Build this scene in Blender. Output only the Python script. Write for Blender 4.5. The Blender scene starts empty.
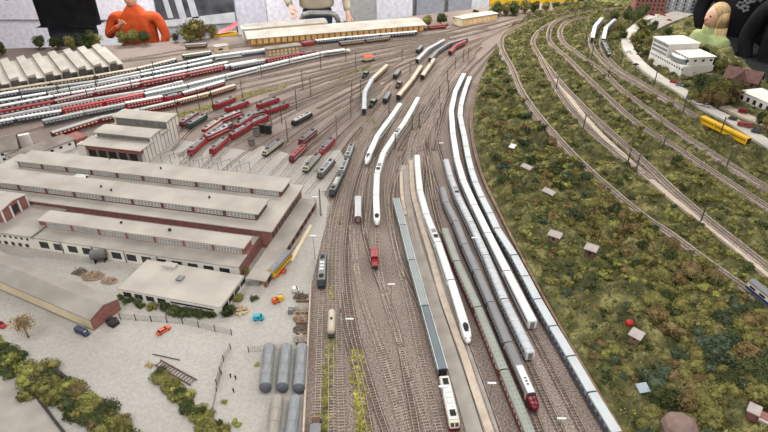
import bpy, bmesh, math, random
from mathutils import Vector, Matrix, kdtree, noise
R=random.Random(7)
SC=bpy.context.scene; COL=SC.collection
# ---------------------------------------------------------------- camera, world, lights, exposure
F=555.; PITCH=math.radians(32.5); H=1.5       # z = 0 is the top of the layout; the room floor is at -0.85
cd=bpy.data.cameras.new('camera'); cd.sensor_width=36; cd.lens=36*F/768; cd.clip_start=.05; cd.clip_end=60
cam=bpy.data.objects.new('camera',cd); COL.objects.link(cam); cam.location=(0,0,H)
cam.rotation_euler=(math.pi/2-PITCH,0,0); SC.camera=cam
SC.view_settings.view_transform='Standard'; SC.view_settings.look='None'
SC.view_settings.exposure=-0.1; SC.view_settings.gamma=1
W=bpy.data.worlds.new('world'); SC.world=W; W.use_nodes=True
W.node_tree.nodes['Background'].inputs[0].default_value=(1,.98,.96,1); W.node_tree.nodes['Background'].inputs[1].default_value=.55
LIGHTS=[(-2.0,-1.1,42),(0.4,-1.0,34),(2.2,-1.1,34),(-2.2,1.0,36),(0.3,1.2,38),(2.4,1.4,34),(-2.6,4.2,60),(0.2,4.6,62),(2.8,4.6,50),(-2.6,7.1,190),(1.8,7.2,150)]  # front row is unseen fill, added behind the camera to brighten facing walls
for i,(x,y,p) in enumerate(LIGHTS):
    l=bpy.data.lights.new('ceiling_lamp','AREA'); l.shape='RECTANGLE'; l.size=1.3; l.size_y=.5; l.energy=p; l.color=(1,.985,.965)
    o=bpy.data.objects.new('ceiling_lamp',l); COL.objects.link(o); o.location=(x,y,2.45)  # rear pair is added fill, set near the back wall to brighten it
# ---------------------------------------------------------------- projections of the surveyed points onto level planes
cP,sP=math.cos(PITCH),math.sin(PITCH)
def U(px,py,h=0.):
    u=(px-384)/F; v=(py-216)/F; dz=-sP-v*cP; t=(h-H)/dz
    return (u*t,(cP-v*sP)*t)
def X(x,y,z=0.):
    z-=H; d=y*cP-z*sP
    return (384+F*x/d, 216+F*(-y*sP-z*cP)/d)
# ---------------------------------------------------------------- materials
def lin(h):
    if isinstance(h,str): c=[int(h[i:i+2],16)/255 for i in (0,2,4)]
    else: c=[v/255 for v in h]
    return [v/12.92 if v<=.04045 else ((v+.055)/1.055)**2.4 for v in c]+[1]
MATS={}
def M(name,c1,c2=None,scale=20,rough=.75,bump=0,detail=4,metal=0,spec=.3,emit=0,c3=None,rnd=0,stretch=None,bscale=None):
    if name in MATS: return MATS[name]
    m=bpy.data.materials.new(name); m.use_nodes=True; nt=m.node_tree; N=nt.nodes; L=nt.links
    b=N['Principled BSDF']; b.inputs['Roughness'].default_value=rough; b.inputs['Metallic'].default_value=metal
    b.inputs['Specular IOR Level'].default_value=spec
    if c2 is None:
        c=lin(c1); c2v=[min(1,v*1.12) for v in c[:3]]+[1]; c1v=[v*.88 for v in c[:3]]+[1]; c3v=None
    else: c1v=lin(c1); c2v=lin(c2); c3v=lin(c3) if c3 else None
    tc=N.new('ShaderNodeTexCoord'); nz=N.new('ShaderNodeTexNoise'); nz.inputs['Scale'].default_value=scale; nz.inputs['Detail'].default_value=detail
    mp=N.new('ShaderNodeMapping'); L.new(tc.outputs['Object'],mp.inputs['Vector']); L.new(mp.outputs[0],nz.inputs['Vector'])
    if stretch: mp.inputs['Scale'].default_value=stretch
    cr=N.new('ShaderNodeValToRGB'); L.new(nz.outputs[0],cr.inputs[0])
    e=cr.color_ramp.elements; e[0].position=.34; e[0].color=c1v; e[1].position=.66; e[1].color=c2v
    if c3v: q=e.new(.52); q.color=c2v; e[-1].color=c3v
    out=cr.outputs[0]
    if rnd:
        oi=N.new('ShaderNodeObjectInfo'); hs=N.new('ShaderNodeHueSaturation'); mr=N.new('ShaderNodeMapRange')
        mr.inputs['To Min'].default_value=1-rnd; mr.inputs['To Max'].default_value=1+rnd
        L.new(oi.outputs['Random'],mr.inputs['Value']); L.new(mr.outputs[0],hs.inputs['Value']); L.new(out,hs.inputs['Color']); out=hs.outputs[0]
    L.new(out,b.inputs['Base Color'])
    if emit: L.new(out,b.inputs['Emission Color']); b.inputs['Emission Strength'].default_value=emit
    if bump:
        bp=N.new('ShaderNodeBump'); bp.inputs['Strength'].default_value=bump; bp.inputs['Distance'].default_value=.003
        n2=N.new('ShaderNodeTexNoise'); n2.inputs['Scale'].default_value=bscale or scale*3; n2.inputs['Detail'].default_value=3
        L.new(tc.outputs['Object'],n2.inputs['Vector']); L.new(n2.outputs[0],bp.inputs['Height']); L.new(bp.outputs[0],b.inputs['Normal'])
    MATS[name]=m; return m
def speck(name,base,alt,dots,scale=3,dscale=120,lo=.35,hi=.65,rough=.95,bmp=.5):
    """ground: a broad patchy mix of two tones with fine grains on top"""
    m=M(name,base,alt,scale=scale,rough=rough,bump=bmp,bscale=dscale,detail=6); nt=m.node_tree; N=nt.nodes; L=nt.links; b=N['Principled BSDF']
    src=b.inputs['Base Color'].links[0].from_socket
    tc=[n for n in N if n.type=='TEX_COORD'][0]
    v=N.new('ShaderNodeTexNoise'); v.inputs['Scale'].default_value=dscale; v.inputs['Detail'].default_value=2; L.new(tc.outputs['Object'],v.inputs['Vector'])
    mr=N.new('ShaderNodeMapRange'); mr.inputs['From Min'].default_value=lo; mr.inputs['From Max'].default_value=hi; L.new(v.outputs[0],mr.inputs['Value'])
    mx=N.new('ShaderNodeMixRGB'); mx.blend_type='OVERLAY'; mx.inputs[0].default_value=dots
    L.new(src,mx.inputs[1]); L.new(mr.outputs[0],mx.inputs[2]); L.new(mx.outputs[0],b.inputs['Base Color']); return m
m_ballast=speck('yard_ballast','6d615a','857870',.5,scale=2.2,dscale=170)
m_concrete=speck('yard_concrete','95918b','a6a29b',.08,scale=1.6,dscale=90,bmp=.08)
m_slab=M('track_slab','87827b','9a948c',scale=14,rough=.9,bump=.2)
m_plat=M('platform_stone','a59788','b8ab9b',scale=30,rough=.9,bump=.3)
m_sleep=M('sleeper','857970','9c8f83',scale=60,rough=.9)
m_sleepd=M('sleeper_brown','5d5049','786a61',scale=60,rough=.9)
m_rail=M('rail_steel','83766c','aa9d92',scale=90,rough=.45,metal=.3)
m_bed=speck('hill_ballast','81766b','9c9083',.4,scale=9,dscale=160)
m_roof=M('hall_roofing','9c968d','afa9a0',scale=7,rough=.9,bump=.15,detail=7)
m_roof2=M('weathered_roofing','8a847c','a19b92',scale=9,rough=.9,bump=.15,detail=7)
m_roofd=M('dark_roofing','6d655e','847c73',scale=12,rough=.9)
m_white=M('white_render','cfcbc3','e2dfd8',scale=10,rough=.85)
m_cream=M('cream_render','cdbf9f','dccfb0',scale=10,rough=.85)
m_brick=M('brick','7d5049','946760',scale=55,rough=.9,stretch=(1,1,3))
m_brickd=M('dark_brick','5c4038','6f5148',scale=50,rough=.9,stretch=(1,1,3))
m_glass=M('dark_pane','20242a','33373d',scale=15,rough=.2,spec=.6)
m_frame=M('white_frame','c5c2ba','d8d5ce',scale=10,rough=.7)
m_dark=M('dark_metal','25221f','35312e',scale=30,rough=.7)
m_grey=M('grey_metal','6c6c6a','838381',scale=30,rough=.55,metal=.2)
m_steel=M('silver_tube','a9acb0','c3c6c9',scale=20,rough=.25,metal=.8)
m_lit=M('lit_window','cfa063','e9c083',scale=9,emit=.3)
m_wood=M('timber','6a5443','8d735b',scale=30,rough=.9)
# ---------------------------------------------------------------- mesh building
class MB:
    def __init__(s): s.v=[]; s.f=[]
    def quad(s,a,b,c,d): n=len(s.v); s.v+=[a,b,c,d]; s.f.append((n,n+1,n+2,n+3)); return s
    def box(s,x0,x1,y0,y1,z0,z1):
        n=len(s.v); s.v+=[(x0,y0,z0),(x1,y0,z0),(x1,y1,z0),(x0,y1,z0),(x0,y0,z1),(x1,y0,z1),(x1,y1,z1),(x0,y1,z1)]
        s.f+=[(n,n+3,n+2,n+1),(n+4,n+5,n+6,n+7),(n,n+1,n+5,n+4),(n+1,n+2,n+6,n+5),(n+2,n+3,n+7,n+6),(n+3,n,n+4,n+7)]; return s
    def cyl(s,a,b,r,r2=None,k=8):
        a=Vector(a); b=Vector(b); d=(b-a).normalized(); t=d.orthogonal().normalized(); w=d.cross(t); r2=r if r2 is None else r2; n=len(s.v)
        for p,q in ((a,r),(b,r2)):
            for i in range(k):
                an=2*math.pi*i/k; s.v.append(tuple(p+t*q*math.cos(an)+w*q*math.sin(an)))
        for i in range(k): j=(i+1)%k; s.f.append((n+i,n+j,n+k+j,n+k+i))
        s.f.append(tuple(range(n+k-1,n-1,-1))); s.f.append(tuple(range(n+k,n+2*k))); return s
    def bar(s,a,b,w,h=None):
        h=h or w; a=Vector(a); b=Vector(b); d=(b-a).normalized(); up=Vector((0,0,1))
        if abs(d.z)>.95: up=Vector((0,1,0))
        t=d.cross(up).normalized()*w/2; q=t.cross(d).normalized()*h/2; n=len(s.v)
        for p in (a,b): s.v+=[tuple(p-t-q),tuple(p+t-q),tuple(p+t+q),tuple(p-t+q)]
        s.f+=[(n,n+1,n+2,n+3),(n+7,n+6,n+5,n+4),(n,n+4,n+5,n+1),(n+1,n+5,n+6,n+2),(n+2,n+6,n+7,n+3),(n+3,n+7,n+4,n)]; return s
    def prism(s,pts,z0,z1):
        n=len(s.v); k=len(pts); s.v+=[(p[0],p[1],z0) for p in pts]+[(p[0],p[1],z1) for p in pts]
        s.f+=[tuple(range(n+k-1,n-1,-1)),tuple(range(n+k,n+2*k))]
        for i in range(k): j=(i+1)%k; s.f.append((n+i,n+j,n+k+j,n+k+i))
        return s
    def loft(s,rings,closed=True,cap=True):
        n=len(s.v); k=len(rings[0])
        for r in rings: s.v+=[tuple(p) for p in r]
        for i in range(len(rings)-1):
            for j in range(k if closed else k-1):
                q=(j+1)%k; s.f.append((n+i*k+j,n+i*k+q,n+(i+1)*k+q,n+(i+1)*k+j))
        if cap: s.f.append(tuple(range(n+k-1,n-1,-1))); e=n+(len(rings)-1)*k; s.f.append(tuple(range(e,e+k)))
        return s
    def rock(s,c,r):
        bm=bmesh.new(); bmesh.ops.create_icosphere(bm,subdivisions=1,radius=r); n=len(s.v)
        sc=[R.uniform(.6,1.3) for _ in range(3)]
        for v in bm.verts: s.v.append((c[0]+v.co.x*sc[0]*R.uniform(.8,1.2),c[1]+v.co.y*sc[1]*R.uniform(.8,1.2),c[2]+v.co.z*sc[2]*R.uniform(.8,1.2)))
        for f in bm.faces: s.f.append(tuple(n+v.index for v in f.verts))
        bm.free(); return s
    def ell(s,c,rx,ry,rz,seg=12,rings=8):
        rr=[]
        for i in range(1,rings):
            a=math.pi*i/rings; rr.append([(c[0]+rx*math.sin(a)*math.cos(2*math.pi*j/seg),c[1]+ry*math.sin(a)*math.sin(2*math.pi*j/seg),c[2]-rz*math.cos(a)) for j in range(seg)])
        return s.loft(rr)
    def mesh(s,name,mat,smooth=False):
        me=bpy.data.meshes.new(name); me.from_pydata(s.v,[],s.f); me.materials.append(mat)
        if smooth: me.polygons.foreach_set('use_smooth',[True]*len(me.polygons))
        me.update(); return me
    def obj(s,name,mat,parent=None,loc=None,smooth=False):
        o=bpy.data.objects.new(name,s.mesh(name,mat,smooth)); COL.objects.link(o)
        if parent: o.parent=parent
        if loc: o.location=loc
        return o
def tag(o,label,cat,group=None,kind=None):
    if label: o['label']=label; o['category']=cat
    if group: o['group']=group
    if kind: o['kind']=kind
    return o
def empty(name,loc=(0,0,0),rz=0,label=None,cat=None,group=None):
    o=bpy.data.objects.new(name,None); COL.objects.link(o); o.location=loc; o.rotation_euler=(0,0,rz); o.empty_display_size=.02
    return tag(o,label,cat,group)
def copy_tree(o,parent=None):
    c=o.copy(); COL.objects.link(c)
    if parent: c.parent=parent
    for ch in [q for q in KIDS.get(o.name,[])]: copy_tree(ch,c)
    return c
KIDS={}
def index_kids(root):
    st=[root]
    while st:
        o=st.pop(); ks=[k for k in ALLK.get(o.name,[])]; KIDS[o.name]=ks; st+=ks
ALLK={}
def protoize(root):
    """remember the children of a prototype so copies need no scene walk"""
    ALLK.clear()
    for o in root.children_recursive: ALLK.setdefault(o.parent.name,[]).append(o)
    index_kids(root); return root
def struct(o): o['kind']='structure'; return o
ORD=['first','second','third','fourth','fifth','sixth','seventh','eighth','ninth','tenth','eleventh','twelfth','thirteenth','fourteenth','fifteenth','sixteenth','seventeenth','eighteenth','nineteenth','twentieth']+['%dth'%i for i in range(21,60)]
def smooth(t): t=max(0,min(1,t)); return t*t*(3-2*t)
# ---------------------------------------------------------------- the hill's height field
HP=[]
def hp(pts):
    for px,py,h in pts: HP.append((*U(px,py,h),h))
EDGEPX=[(641,470),(625,432),(602,393),(581,357),(549,301),(526,259),(502,212),(485,176),(475,140),(474,110),(480,82),(488,64),(495,50),(500,38),(512,26),(540,14),(580,5)]
EDGE=[U(*p) for p in EDGEPX]
H1=[(600,10,.09),(572,13,.08),(552,16,.07),(522,24,.06),(505,33,.06),(501,43,.08),(505,55,.09),(512,67,.1),(520,87,.11),(534,109,.12),(562,142,.13),(592,172,.135),(639,212,.14),(670,233,.145),(703,258,.15),(740,284,.15),(768,306,.15),(800,332,.15)]
HC=[(575,14,.1),(553,22,.1),(539,31,.1),(533,42,.11),(540,56,.12),(551,70,.13)]
L3=HC+[(562,84,.15),(582,105,.15),(600,122,.155),(619,139,.16),(645,162,.165),(673,189,.17),(703,215,.17),(733,239,.17),(770,268,.17),(800,292,.17)]
L2=[(540,56,.12),(548,72,.14),(562,96,.145),(584,123,.15),(604,142,.155),(632,163,.16),(655,182,.165)]
L4=[(640,5,.14),(600,10,.12),(570,15,.12),(555,22,.12),(549,32,.12),(551,43,.12),(568,58,.14),(580,70,.15),(605,94,.16),(639,124,.17),(672,144,.18),(702,164,.18),(733,184,.18),(770,208,.18),(800,228,.18)]
L5=[(640,9,.15),(600,15,.14),(572,20,.14),(561,28,.14),(563,41,.14),(578,53,.15),(602,70,.16),(619,87,.17),(639,102,.18),(673,127,.19),(700,145,.2),(727,162,.2),(765,186,.2),(800,208,.2)]
L6=[(680,9,.16),(650,13,.16),(622,17,.16),(601,23,.16),(593,33,.16),(591,42,.16),(597,54,.16),(614,70,.17),(633,82,.18),(655,94,.19),(672,103,.2)]
L7=[(672,12,.16),(640,17,.16),(618,22,.16),(606,31,.16),(602,42,.16),(606,54,.16),(618,68,.17),(640,81,.19),(672,101,.2),(700,118,.2)]
ROAD=[(655,15,.2),(640,24,.2),(628,36,.2),(628,48,.2),(638,62,.2),(658,78,.2),(682,92,.2),(707,109,.2),(733,122,.2),(757,138,.2),(790,158,.2)]
for l in (H1,L3,L2,L4,L5,L6,L7,ROAD):
    for a,b in zip(l,l[1:]):
        for t in (0,.5): hp([(a[0]+(b[0]-a[0])*t,a[1]+(b[1]-a[1])*t,a[2]+(b[2]-a[2])*t)])
hp([(700,20,.22),(680,50,.22),(720,80,.22),(750,100,.22),(768,120,.22),(690,8,.22),(640,2,.18),(700,70,.22),(735,60,.22)])
hp([(660,432,.02),(640,400,.02),(700,432,.05),(768,432,.08),(768,395,.09),(768,345,.13),(620,370,.02),(605,330,.02),(590,310,.02),(575,290,.02),(650,350,.03),(690,380,.05),(640,320,.05),(545,250,.02),(560,240,.03),(570,270,.03),(600,250,.06),(525,200,.04),(545,215,.04),(510,160,.04),(500,120,.04),(490,100,.03),(495,80,.04),(500,62,.05),(650,290,.08),(690,310,.09),(720,340,.1),(560,190,.07),(540,150,.08),(520,120,.08),(620,230,.1),(505,190,.02)])
for x,y in EDGE: HP.append((x+.03,y,.006))
kd=kdtree.KDTree(len(HP))
for i,p in enumerate(HP): kd.insert((p[0],p[1],0),i)
kd.balance()
def hgt(x,y):
    sw=sh=0
    for co,i,d in kd.find_n((x,y,0),9):
        w=1/(d*d+.0006)**1.5; sw+=w; sh+=w*HP[i][2]
    return sh/sw
def xedge(y):
    for (x0,y0),(x1,y1) in zip(EDGE,EDGE[1:]):
        if y<=y1: return x0+(x1-x0)*max(0,(y-y0))/(y1-y0)
    return EDGE[-1][0]
def hill(x,y):
    return hgt(x,y)*smooth((x-xedge(y))/.05)
def UH(px,py,off=0):
    h=.1
    for _ in range(12): x,y=U(px,py,h+off); h=.5*h+.5*hill(x,y)
    return x,y,hill(x,y)
# ---------------------------------------------------------------- curves
def catmull(P,step=.025):
    P=[Vector(p) for p in P]; Q=[P[0]*2-P[1]]+P+[P[-1]*2-P[-2]]; out=[]
    for i in range(1,len(Q)-2):
        a,b,c,d=Q[i-1:i+3]; n=max(2,int((c-b).length/step))
        for k in range(n):
            t=k/n; out.append(.5*((2*b)+(c-a)*t+(2*a-5*b+4*c-d)*t*t+(3*b-a-3*c+d)*t**3))
    out.append(P[-1]); return out
def resample(D,step):
    out=[D[0].copy()]; acc=0
    for a,b in zip(D,D[1:]):
        l=(b-a).length
        while acc+l>=step:
            t=(step-acc)/l; a=a+(b-a)*t; l=(b-a).length; acc=0; out.append(a.copy())
        acc+=l
    return out
def offs(D,i):
    a=D[max(0,i-1)]; b=D[min(len(D)-1,i+1)]; d=(b-a); d.z=0; d.normalize(); return Vector((-d.y,d.x,0))
TRK=[]       # every track centre point, for keeping plants off the line
def track(D,label,group=None,slab=False,bed=False,sl=None,step=.0115,name='railway_track'):
    r=empty(name,label=label,cat='railway track',group=group)
    D=resample(D,.03) if len(D)>3 else D
    for s in (-1,1):
        m=MB(); rings=[]
        for i,p in enumerate(D):
            n=offs(D,i); c=p+n*s*.0088
            rings.append([c-n*.0011+Vector((0,0,.002)),c-n*.0011+Vector((0,0,.0072)),c+n*.0011+Vector((0,0,.0072)),c+n*.0011+Vector((0,0,.002))])
        m.loft(rings).obj('rail',m_rail,r)
    if not slab:
        m=MB(); S=resample(D,step)
        for i,p in enumerate(S):
            n=offs(S,i)*.0155; t=Vector((n.y,-n.x,0)).normalized()*.0023; a=Vector((0,0,.0034)); k=len(m.v)
            j=Vector((0,0,R.uniform(-.0006,.0006)))
            m.v+=[tuple(p-n-t+j),tuple(p+n-t+j),tuple(p+n+t+j),tuple(p-n+t+j),tuple(p-n-t+a+j),tuple(p+n-t+a+j),tuple(p+n+t+a+j),tuple(p-n+t+a+j)]
            m.f+=[(k+4,k+5,k+6,k+7),(k,k+1,k+5,k+4),(k+1,k+2,k+6,k+5),(k+2,k+3,k+7,k+6),(k+3,k,k+4,k+7)]
        m.obj('sleepers',sl or m_sleep,r)
    if bed:
        m=MB(); rings=[]
        for i,p in enumerate(D):
            n=offs(D,i); rings.append([p-n*.034+Vector((0,0,-.03)),p-n*.022+Vector((0,0,.0016)),p+n*.022+Vector((0,0,.0016)),p+n*.034+Vector((0,0,-.03))])
        m.loft(rings).obj('ballast_bed',m_bed,r)
    for p in D: TRK.append((p.x,p.y))
    return r
def pxpath(pts,h=.045): return catmull([(*U(*p,h),0) for p in pts])
def ribbon(name,pts,w,z0,z1,mat,hill_=False,lab=None,cat=None,kind=None):
    D=resample(catmull([(*U(p[0],p[1],z1 if not hill_ else p[2]),p[2] if hill_ else 0) for p in pts]),.03); rings=[]
    for i,p in enumerate(D):
        n=offs(D,i)*w/2
        if w>.06: TRK.extend([(p.x+n.x*q,p.y+n.y*q) for q in (-.85,-.45,.45,.85)])
        rings.append([p-n+Vector((0,0,z0)),p-n+Vector((0,0,z1 if not hill_ else .008)),p+n+Vector((0,0,z1 if not hill_ else .008)),p+n+Vector((0,0,z0))])
        TRK.append((p.x,p.y))
    o=MB().loft(rings).obj(name,mat)
    if lab: tag(o,lab,cat)
    if kind: o['kind']=kind
    return o
# ---------------------------------------------------------------- room
def room():
    fl=M('room_floor','5b5650','6b665f',scale=3,rough=.7); wl=M('room_wall','e6e4ea','efedf3',scale=2,rough=.8)
    struct(MB().box(-7,7,-2.5,8.2,-.9,-.85).obj('floor',fl))
    struct(MB().box(-7,7,8.0,8.2,-.85,2.6).obj('wall_back',wl))
    struct(MB().box(-7.2,-7,-2.5,8.2,-.85,2.6).obj('wall_left',wl)); struct(MB().box(7,7.2,-2.5,8.2,-.85,2.6).obj('wall_right',M('side_wall','8d8a8c','9a9799',scale=2)))
    struct(MB().box(-7,7,-2.7,-2.5,-.85,2.6).obj('wall_front',wl)); struct(MB().box(-7,7,-2.5,8.2,2.6,2.7).obj('ceiling',M('ceiling_paint','c9c9c9','d2d2d2',scale=2)))
    # wall boards: (x pixel left, right, colour)
    y=7.93
    def wx(px,py=12): u=(px-384)/F; v=(py-216)/F; return u*y/(cP-v*sP)
    for i,(a,b,c,lab) in enumerate([(-60,157,'ebe9f2','pale lavender wall board behind the person in black'),(236,267,'c9c9d6','pale blue-grey wall board beside the harbour mural'),(267.5,349,'e8e6f0','pale wall board behind the person in the beige jacket'),(349.5,376,'a7a9a6','narrow grey wall board right of the beige jacket'),(376.5,416,'dfe0ea','pale wall board left of the silver tube barrier'),(416.5,470,'9b9ca6','grey wall board above the silver tube barrier'),(470.5,488,'cfcfd4','narrow pale wall board beside the yellow wall'),(488.5,575,'e0b324','bright yellow wall board behind the far bushes'),(575.5,640,'2b4350','dark blue wall board at the far right')]):
        tag(MB().box(wx(a),wx(b),y-.03,y,-.83,2.3).obj('wall_board',M('board_'+c,c,rough=.6)),lab,'wall panel')
    r=empty('harbour_mural',(wx(158),y-.03,-.8),label='black and white harbour photograph mural with sloping columns on the back wall',cat='mural')
    w=wx(235.5)-wx(158)
    MB().box(0,w,-.02,0,0,2.2).obj('print',M('mural_grey','8d8f96','a9abb2',scale=3,rough=.6),r)
    MB().box(0,w,-.025,-.02,.48,2.2).obj('dark_scene',M('mural_dark','2b2c30','5a5c62',scale=5,rough=.6),r)
    m=MB()
    for a,b in ((.05,.13),(.2,.3),(.36,.46)): m.quad((a*w,-.028,1.3),(b*w-.02,-.028,1.3),(b*w+.08,-.028,.5),(a*w+.09,-.028,.5))
    m.quad((.0,-.028,.46),(w,-.028,.58),(w,-.028,.44),(0,-.028,.38)); m.obj('pale_column',M('mural_pale','b4b6bb','d0d2d6',scale=6),r)
    m=MB(); 
    for xx,z in ((-5.5,.02),(5,.02)): pass
    tag(MB().box(wx(-60),wx(157),y-.04,y-.03,-.335,-.325).obj('wall_rail',m_grey),'thin horizontal joint rail across the pale lavender board','rail')
room()
# ---------------------------------------------------------------- table under the layout
TB=[(-4.3,.6),(2.62,.6),(2.62,3.45),(2.78,4.6),(3.25,6.3),(3.4,7.45),(2.3,7.45),(1.3,7.15),(-.6,6.2),(-2.4,5.48),(-4.3,5.25)]
t=empty('layout_table',label='long black-sided table carrying the whole model railway',cat='table')
MB().prism(TB,-.12,-.0012).obj('tabletop',m_dark,t)
for x,y in ((-4,.9),(2.3,.9),(-4,5.1),(2.5,4.4),(0,5.9),(3,7),(-1,3),(1,3)): MB().box(x-.04,x+.04,y-.04,y+.04,-.85,-.12).obj('leg',m_grey,t)
struct(MB().prism([(p[0]*.999,p[1]) for p in TB],-.001,0).obj('ground_ballast',m_ballast))
tag(MB().prism([(2.65,2.3),(2.95,2.3),(3.0,3.4),(3.12,4.6),(3.6,6.3),(3.29,6.3),(2.81,4.6),(2.65,3.45)],-.05,.2).obj('table_border',M('black_border','121213','1c1c1e',scale=4,rough=.6)),'black border ledge along the right edge of the layout','ledge')
# concrete areas
def slab(name,pts,z,mat,h=0):
    return struct(MB().prism([U(*p,h) for p in pts],0,z).obj(name,mat))
slab('ground_yard_concrete',[(-160,520),(300,520),(303,432),(309,340),(311,287),(322,240),(331,205),(300,160),(120,130),(40,150),(-60,165),(-200,200),(-260,330)],.003,m_concrete)
slab('ground_depot_concrete',[(150,190),(178,163),(215,178),(262,146),(300,158),(340,150),(345,160),(318,205),(270,215)],.0042,m_concrete)
# grass verges in the yard
m_grass=M('flocked_grass','6b6a3a','8f8d4a',scale=25,rough=.95,c3='a6a35c',bump=.6)
# ---------------------------------------------------------------- rolling stock
def ring(x,w,zb,zt,prof,sy=1):
    h=zt-zb; return [(x,w*p[0]*sy,zb+h*p[1]) for p in prof]
ROUND=[(-1,.72),(-.95,.84),(-.8,.93),(-.45,.985),(0,1),(.45,.985),(.8,.93),(.95,.84),(1,.72)]
FLAT=[(-1,.86),(-.98,.93),(-.9,.98),(-.5,1),(0,1),(.5,1),(.9,.98),(.98,.93),(1,.86)]
def bogies(r,L,w=.0115,hz=.0115):
    for s in (-1,1):
        x=s*L*.34; m=MB(); m.box(x-.016,x+.016,-w,w,.004,.009)
        for dx in (-.011,.011):
            for sy in (-1,1): m.cyl((x+dx,sy*.0082,.0052),(x+dx,sy*.0105,.0052),.0052,k=10)
        m.obj('bogie',m_dark,r)
PROTO={}
def coach(key,roof,side,win,low=None,L=.29,W=.0168,Ht=.047,prof=ROUND,winw=.011,nwin=11,strip=False,vents=0,ends=None,nose=0,dd=False,gang=True,ribs=0,lines=False):
    if key in PROTO: return PROTO[key]
    r=empty('passenger_coach'); Lh=L/2-.003; zb=.0095; zw=zb+(Ht-zb)*prof[0][1]; k=len(prof)
    full=[(-1,0)]+prof+[(1,0)]; mroof,mside=roof,side
    if nose:                           # pointed driving end at +x
        st=[(-Lh,1,1,0),(Lh-.075,1,1,0),(Lh-.055,1,.97,0),(Lh-.038,.97,.88,0),(Lh-.022,.88,.74,.0),(Lh-.01,.72,.58,0),(Lh-.002,.45,.42,.02),(Lh,.3,.34,.06)]
        if nose==2: st=[(-Lh,1,1,0),(Lh-.06,1,1,0),(Lh-.05,1,.96,0),(Lh-.042,.98,.8,0),(Lh-.025,.95,.76,0),(Lh-.012,.84,.68,0),(Lh-.003,.62,.52,0),(Lh,.42,.42,.03)]
    else: st=[(-Lh,1,1,0),(Lh,1,1,0)]
    rs=[]
    for x,w,hh,b in st:
        zt=zb+(Ht-zb)*hh; rs.append(ring(x,W*w,zb+b*.03,zt,full))
    if nose==2:
        m=MB(); m.loft([q[:1]+q[1:2]+q[-2:-1]+q[-1:] for q in rs[:3]]); m.obj('body',mside,r)
        MB().loft(rs[2:]).obj('nose',MATS['tee_red'],r,smooth=True)
    elif nose:
        MB().loft(rs).obj('body',mside,r,smooth=True)
    else:
        m=MB(); m.box(-Lh,Lh,-W,W,zb,zw); m.obj('body',mside,r)
    # roof: separate skin slightly above body
    rr=[]
    rx=[(-Lh,1)]+[(Lh,1)] if not nose else [(-Lh,1),(st[1][0],1)] if nose==1 else [(-Lh,1),(st[2][0],1)]
    for x,w in rx: rr.append([(x,W*p[0]*1.015,zb+(Ht-zb)*p[1]+.0003) for p in prof])
    m=MB(); m.loft(rr)
    for i in range(vents):
        x=-Lh*.9+1.8*Lh*i/max(1,vents-1)
        for sy in ((-1,1) if vents>12 else (0,)): m.box(x-.0022,x+.0022,sy*.006-.002,sy*.006+.002,Ht-.0005,Ht+.0018)
    for i in range(ribs):
        x=-Lh+2*Lh*(i+.5)/ribs; m.box(x-.0006,x+.0006,-W*.9,W*.9,Ht-.002,Ht+.0008)
    if lines:
        m2=MB()
        for sy in (-1,1): m2.box(-Lh,Lh,sy*W*.93-.0008,sy*W*.93+.0008,Ht-.006,Ht-.0002)
        m2.obj('roof_edge_line',MATS['train_white'],r)
    m.obj('roof',mroof,r,smooth=False)
    if low is not None:
        MB().box(-Lh,Lh if not nose else st[1][0],-W-.0004,W+.0004,zb+.001,zb+(zw-zb)*.42).obj('lower_stripe',low,r)
    zc=zb+(zw-zb)*.66; wh=.0042
    m=MB(); xe=Lh if not nose else st[1][0]
    rows=[zc] if not dd else [zb+(zw-zb)*.3,zb+(zw-zb)*.82]
    for z in rows:
        if strip: m.box(-Lh*.93,xe*.95,-W-.0006,W+.0006,z-wh,z+wh)
        else:
            a=-Lh*.9; d=(xe*.94-a)/nwin
            for i in range(nwin): m.box(a+i*d,a+i*d+d*.58,-W-.0006,W+.0006,z-wh,z+wh)
    m.obj('windows',win,r)
    if gang and not nose: 
        for s in ((-1,) if ends is not None else (-1,1)): MB().box(min(s*Lh,s*(Lh+.0028)),max(s*Lh,s*(Lh+.0028)),-W*.8,W*.8,.012,Ht*.95).obj('gangway',m_dark,r)
    MB().box(-Lh*.8,Lh*.7,-W*.7,W*.7,.0065,zb).obj('underframe',m_dark,r)
    if nose==1:
        m=MB(); a=Lh-.066; b=Lh-.03
        m.loft([[(a,y*W*.2,zb+(Ht-zb)*1.012) for y in (-1,0,1)],[(a+.009,-W*.62,zb+(Ht-zb)*.965),(a+.009,0,zb+(Ht-zb)*1.02),(a+.009,W*.62,zb+(Ht-zb)*.965)],[(Lh-.042,-W*.6,zb+(Ht-zb)*.88),(Lh-.042,0,zb+(Ht-zb)*.945),(Lh-.042,W*.6,zb+(Ht-zb)*.88)],[(Lh-.029,-W*.42,zb+(Ht-zb)*.79),(Lh-.029,0,zb+(Ht-zb)*.85),(Lh-.029,W*.42,zb+(Ht-zb)*.79)]],closed=False,cap=False); m.obj('windscreen',m_glass,r)
        m=MB()
        for s in (-1,1): m.ell((Lh-.009,s*.0085,zb+(Ht-zb)*.56),.004,.0022,.0018,8,5)
        m.obj('headlights',m_dark,r)
    if nose==2:
        m=MB(); m.box(Lh-.0478,Lh-.0425,-W*.8,W*.8,zb+(Ht-zb)*.83,zb+(Ht-zb)*.95); m.obj('windscreen',m_glass,r)
        m=MB()
        for i in range(3): m.box(Lh-.12+i*.014,Lh-.113+i*.014,-.003,.004,Ht,Ht+.0012)
        m.obj('roof_vents',m_dark,r)
        MB().box(-Lh*.2,Lh-.052,-W*.7,W*.7,Ht-.001,Ht+.0006).obj('roof_panel',MATS['train_white_roof'],r)
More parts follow.
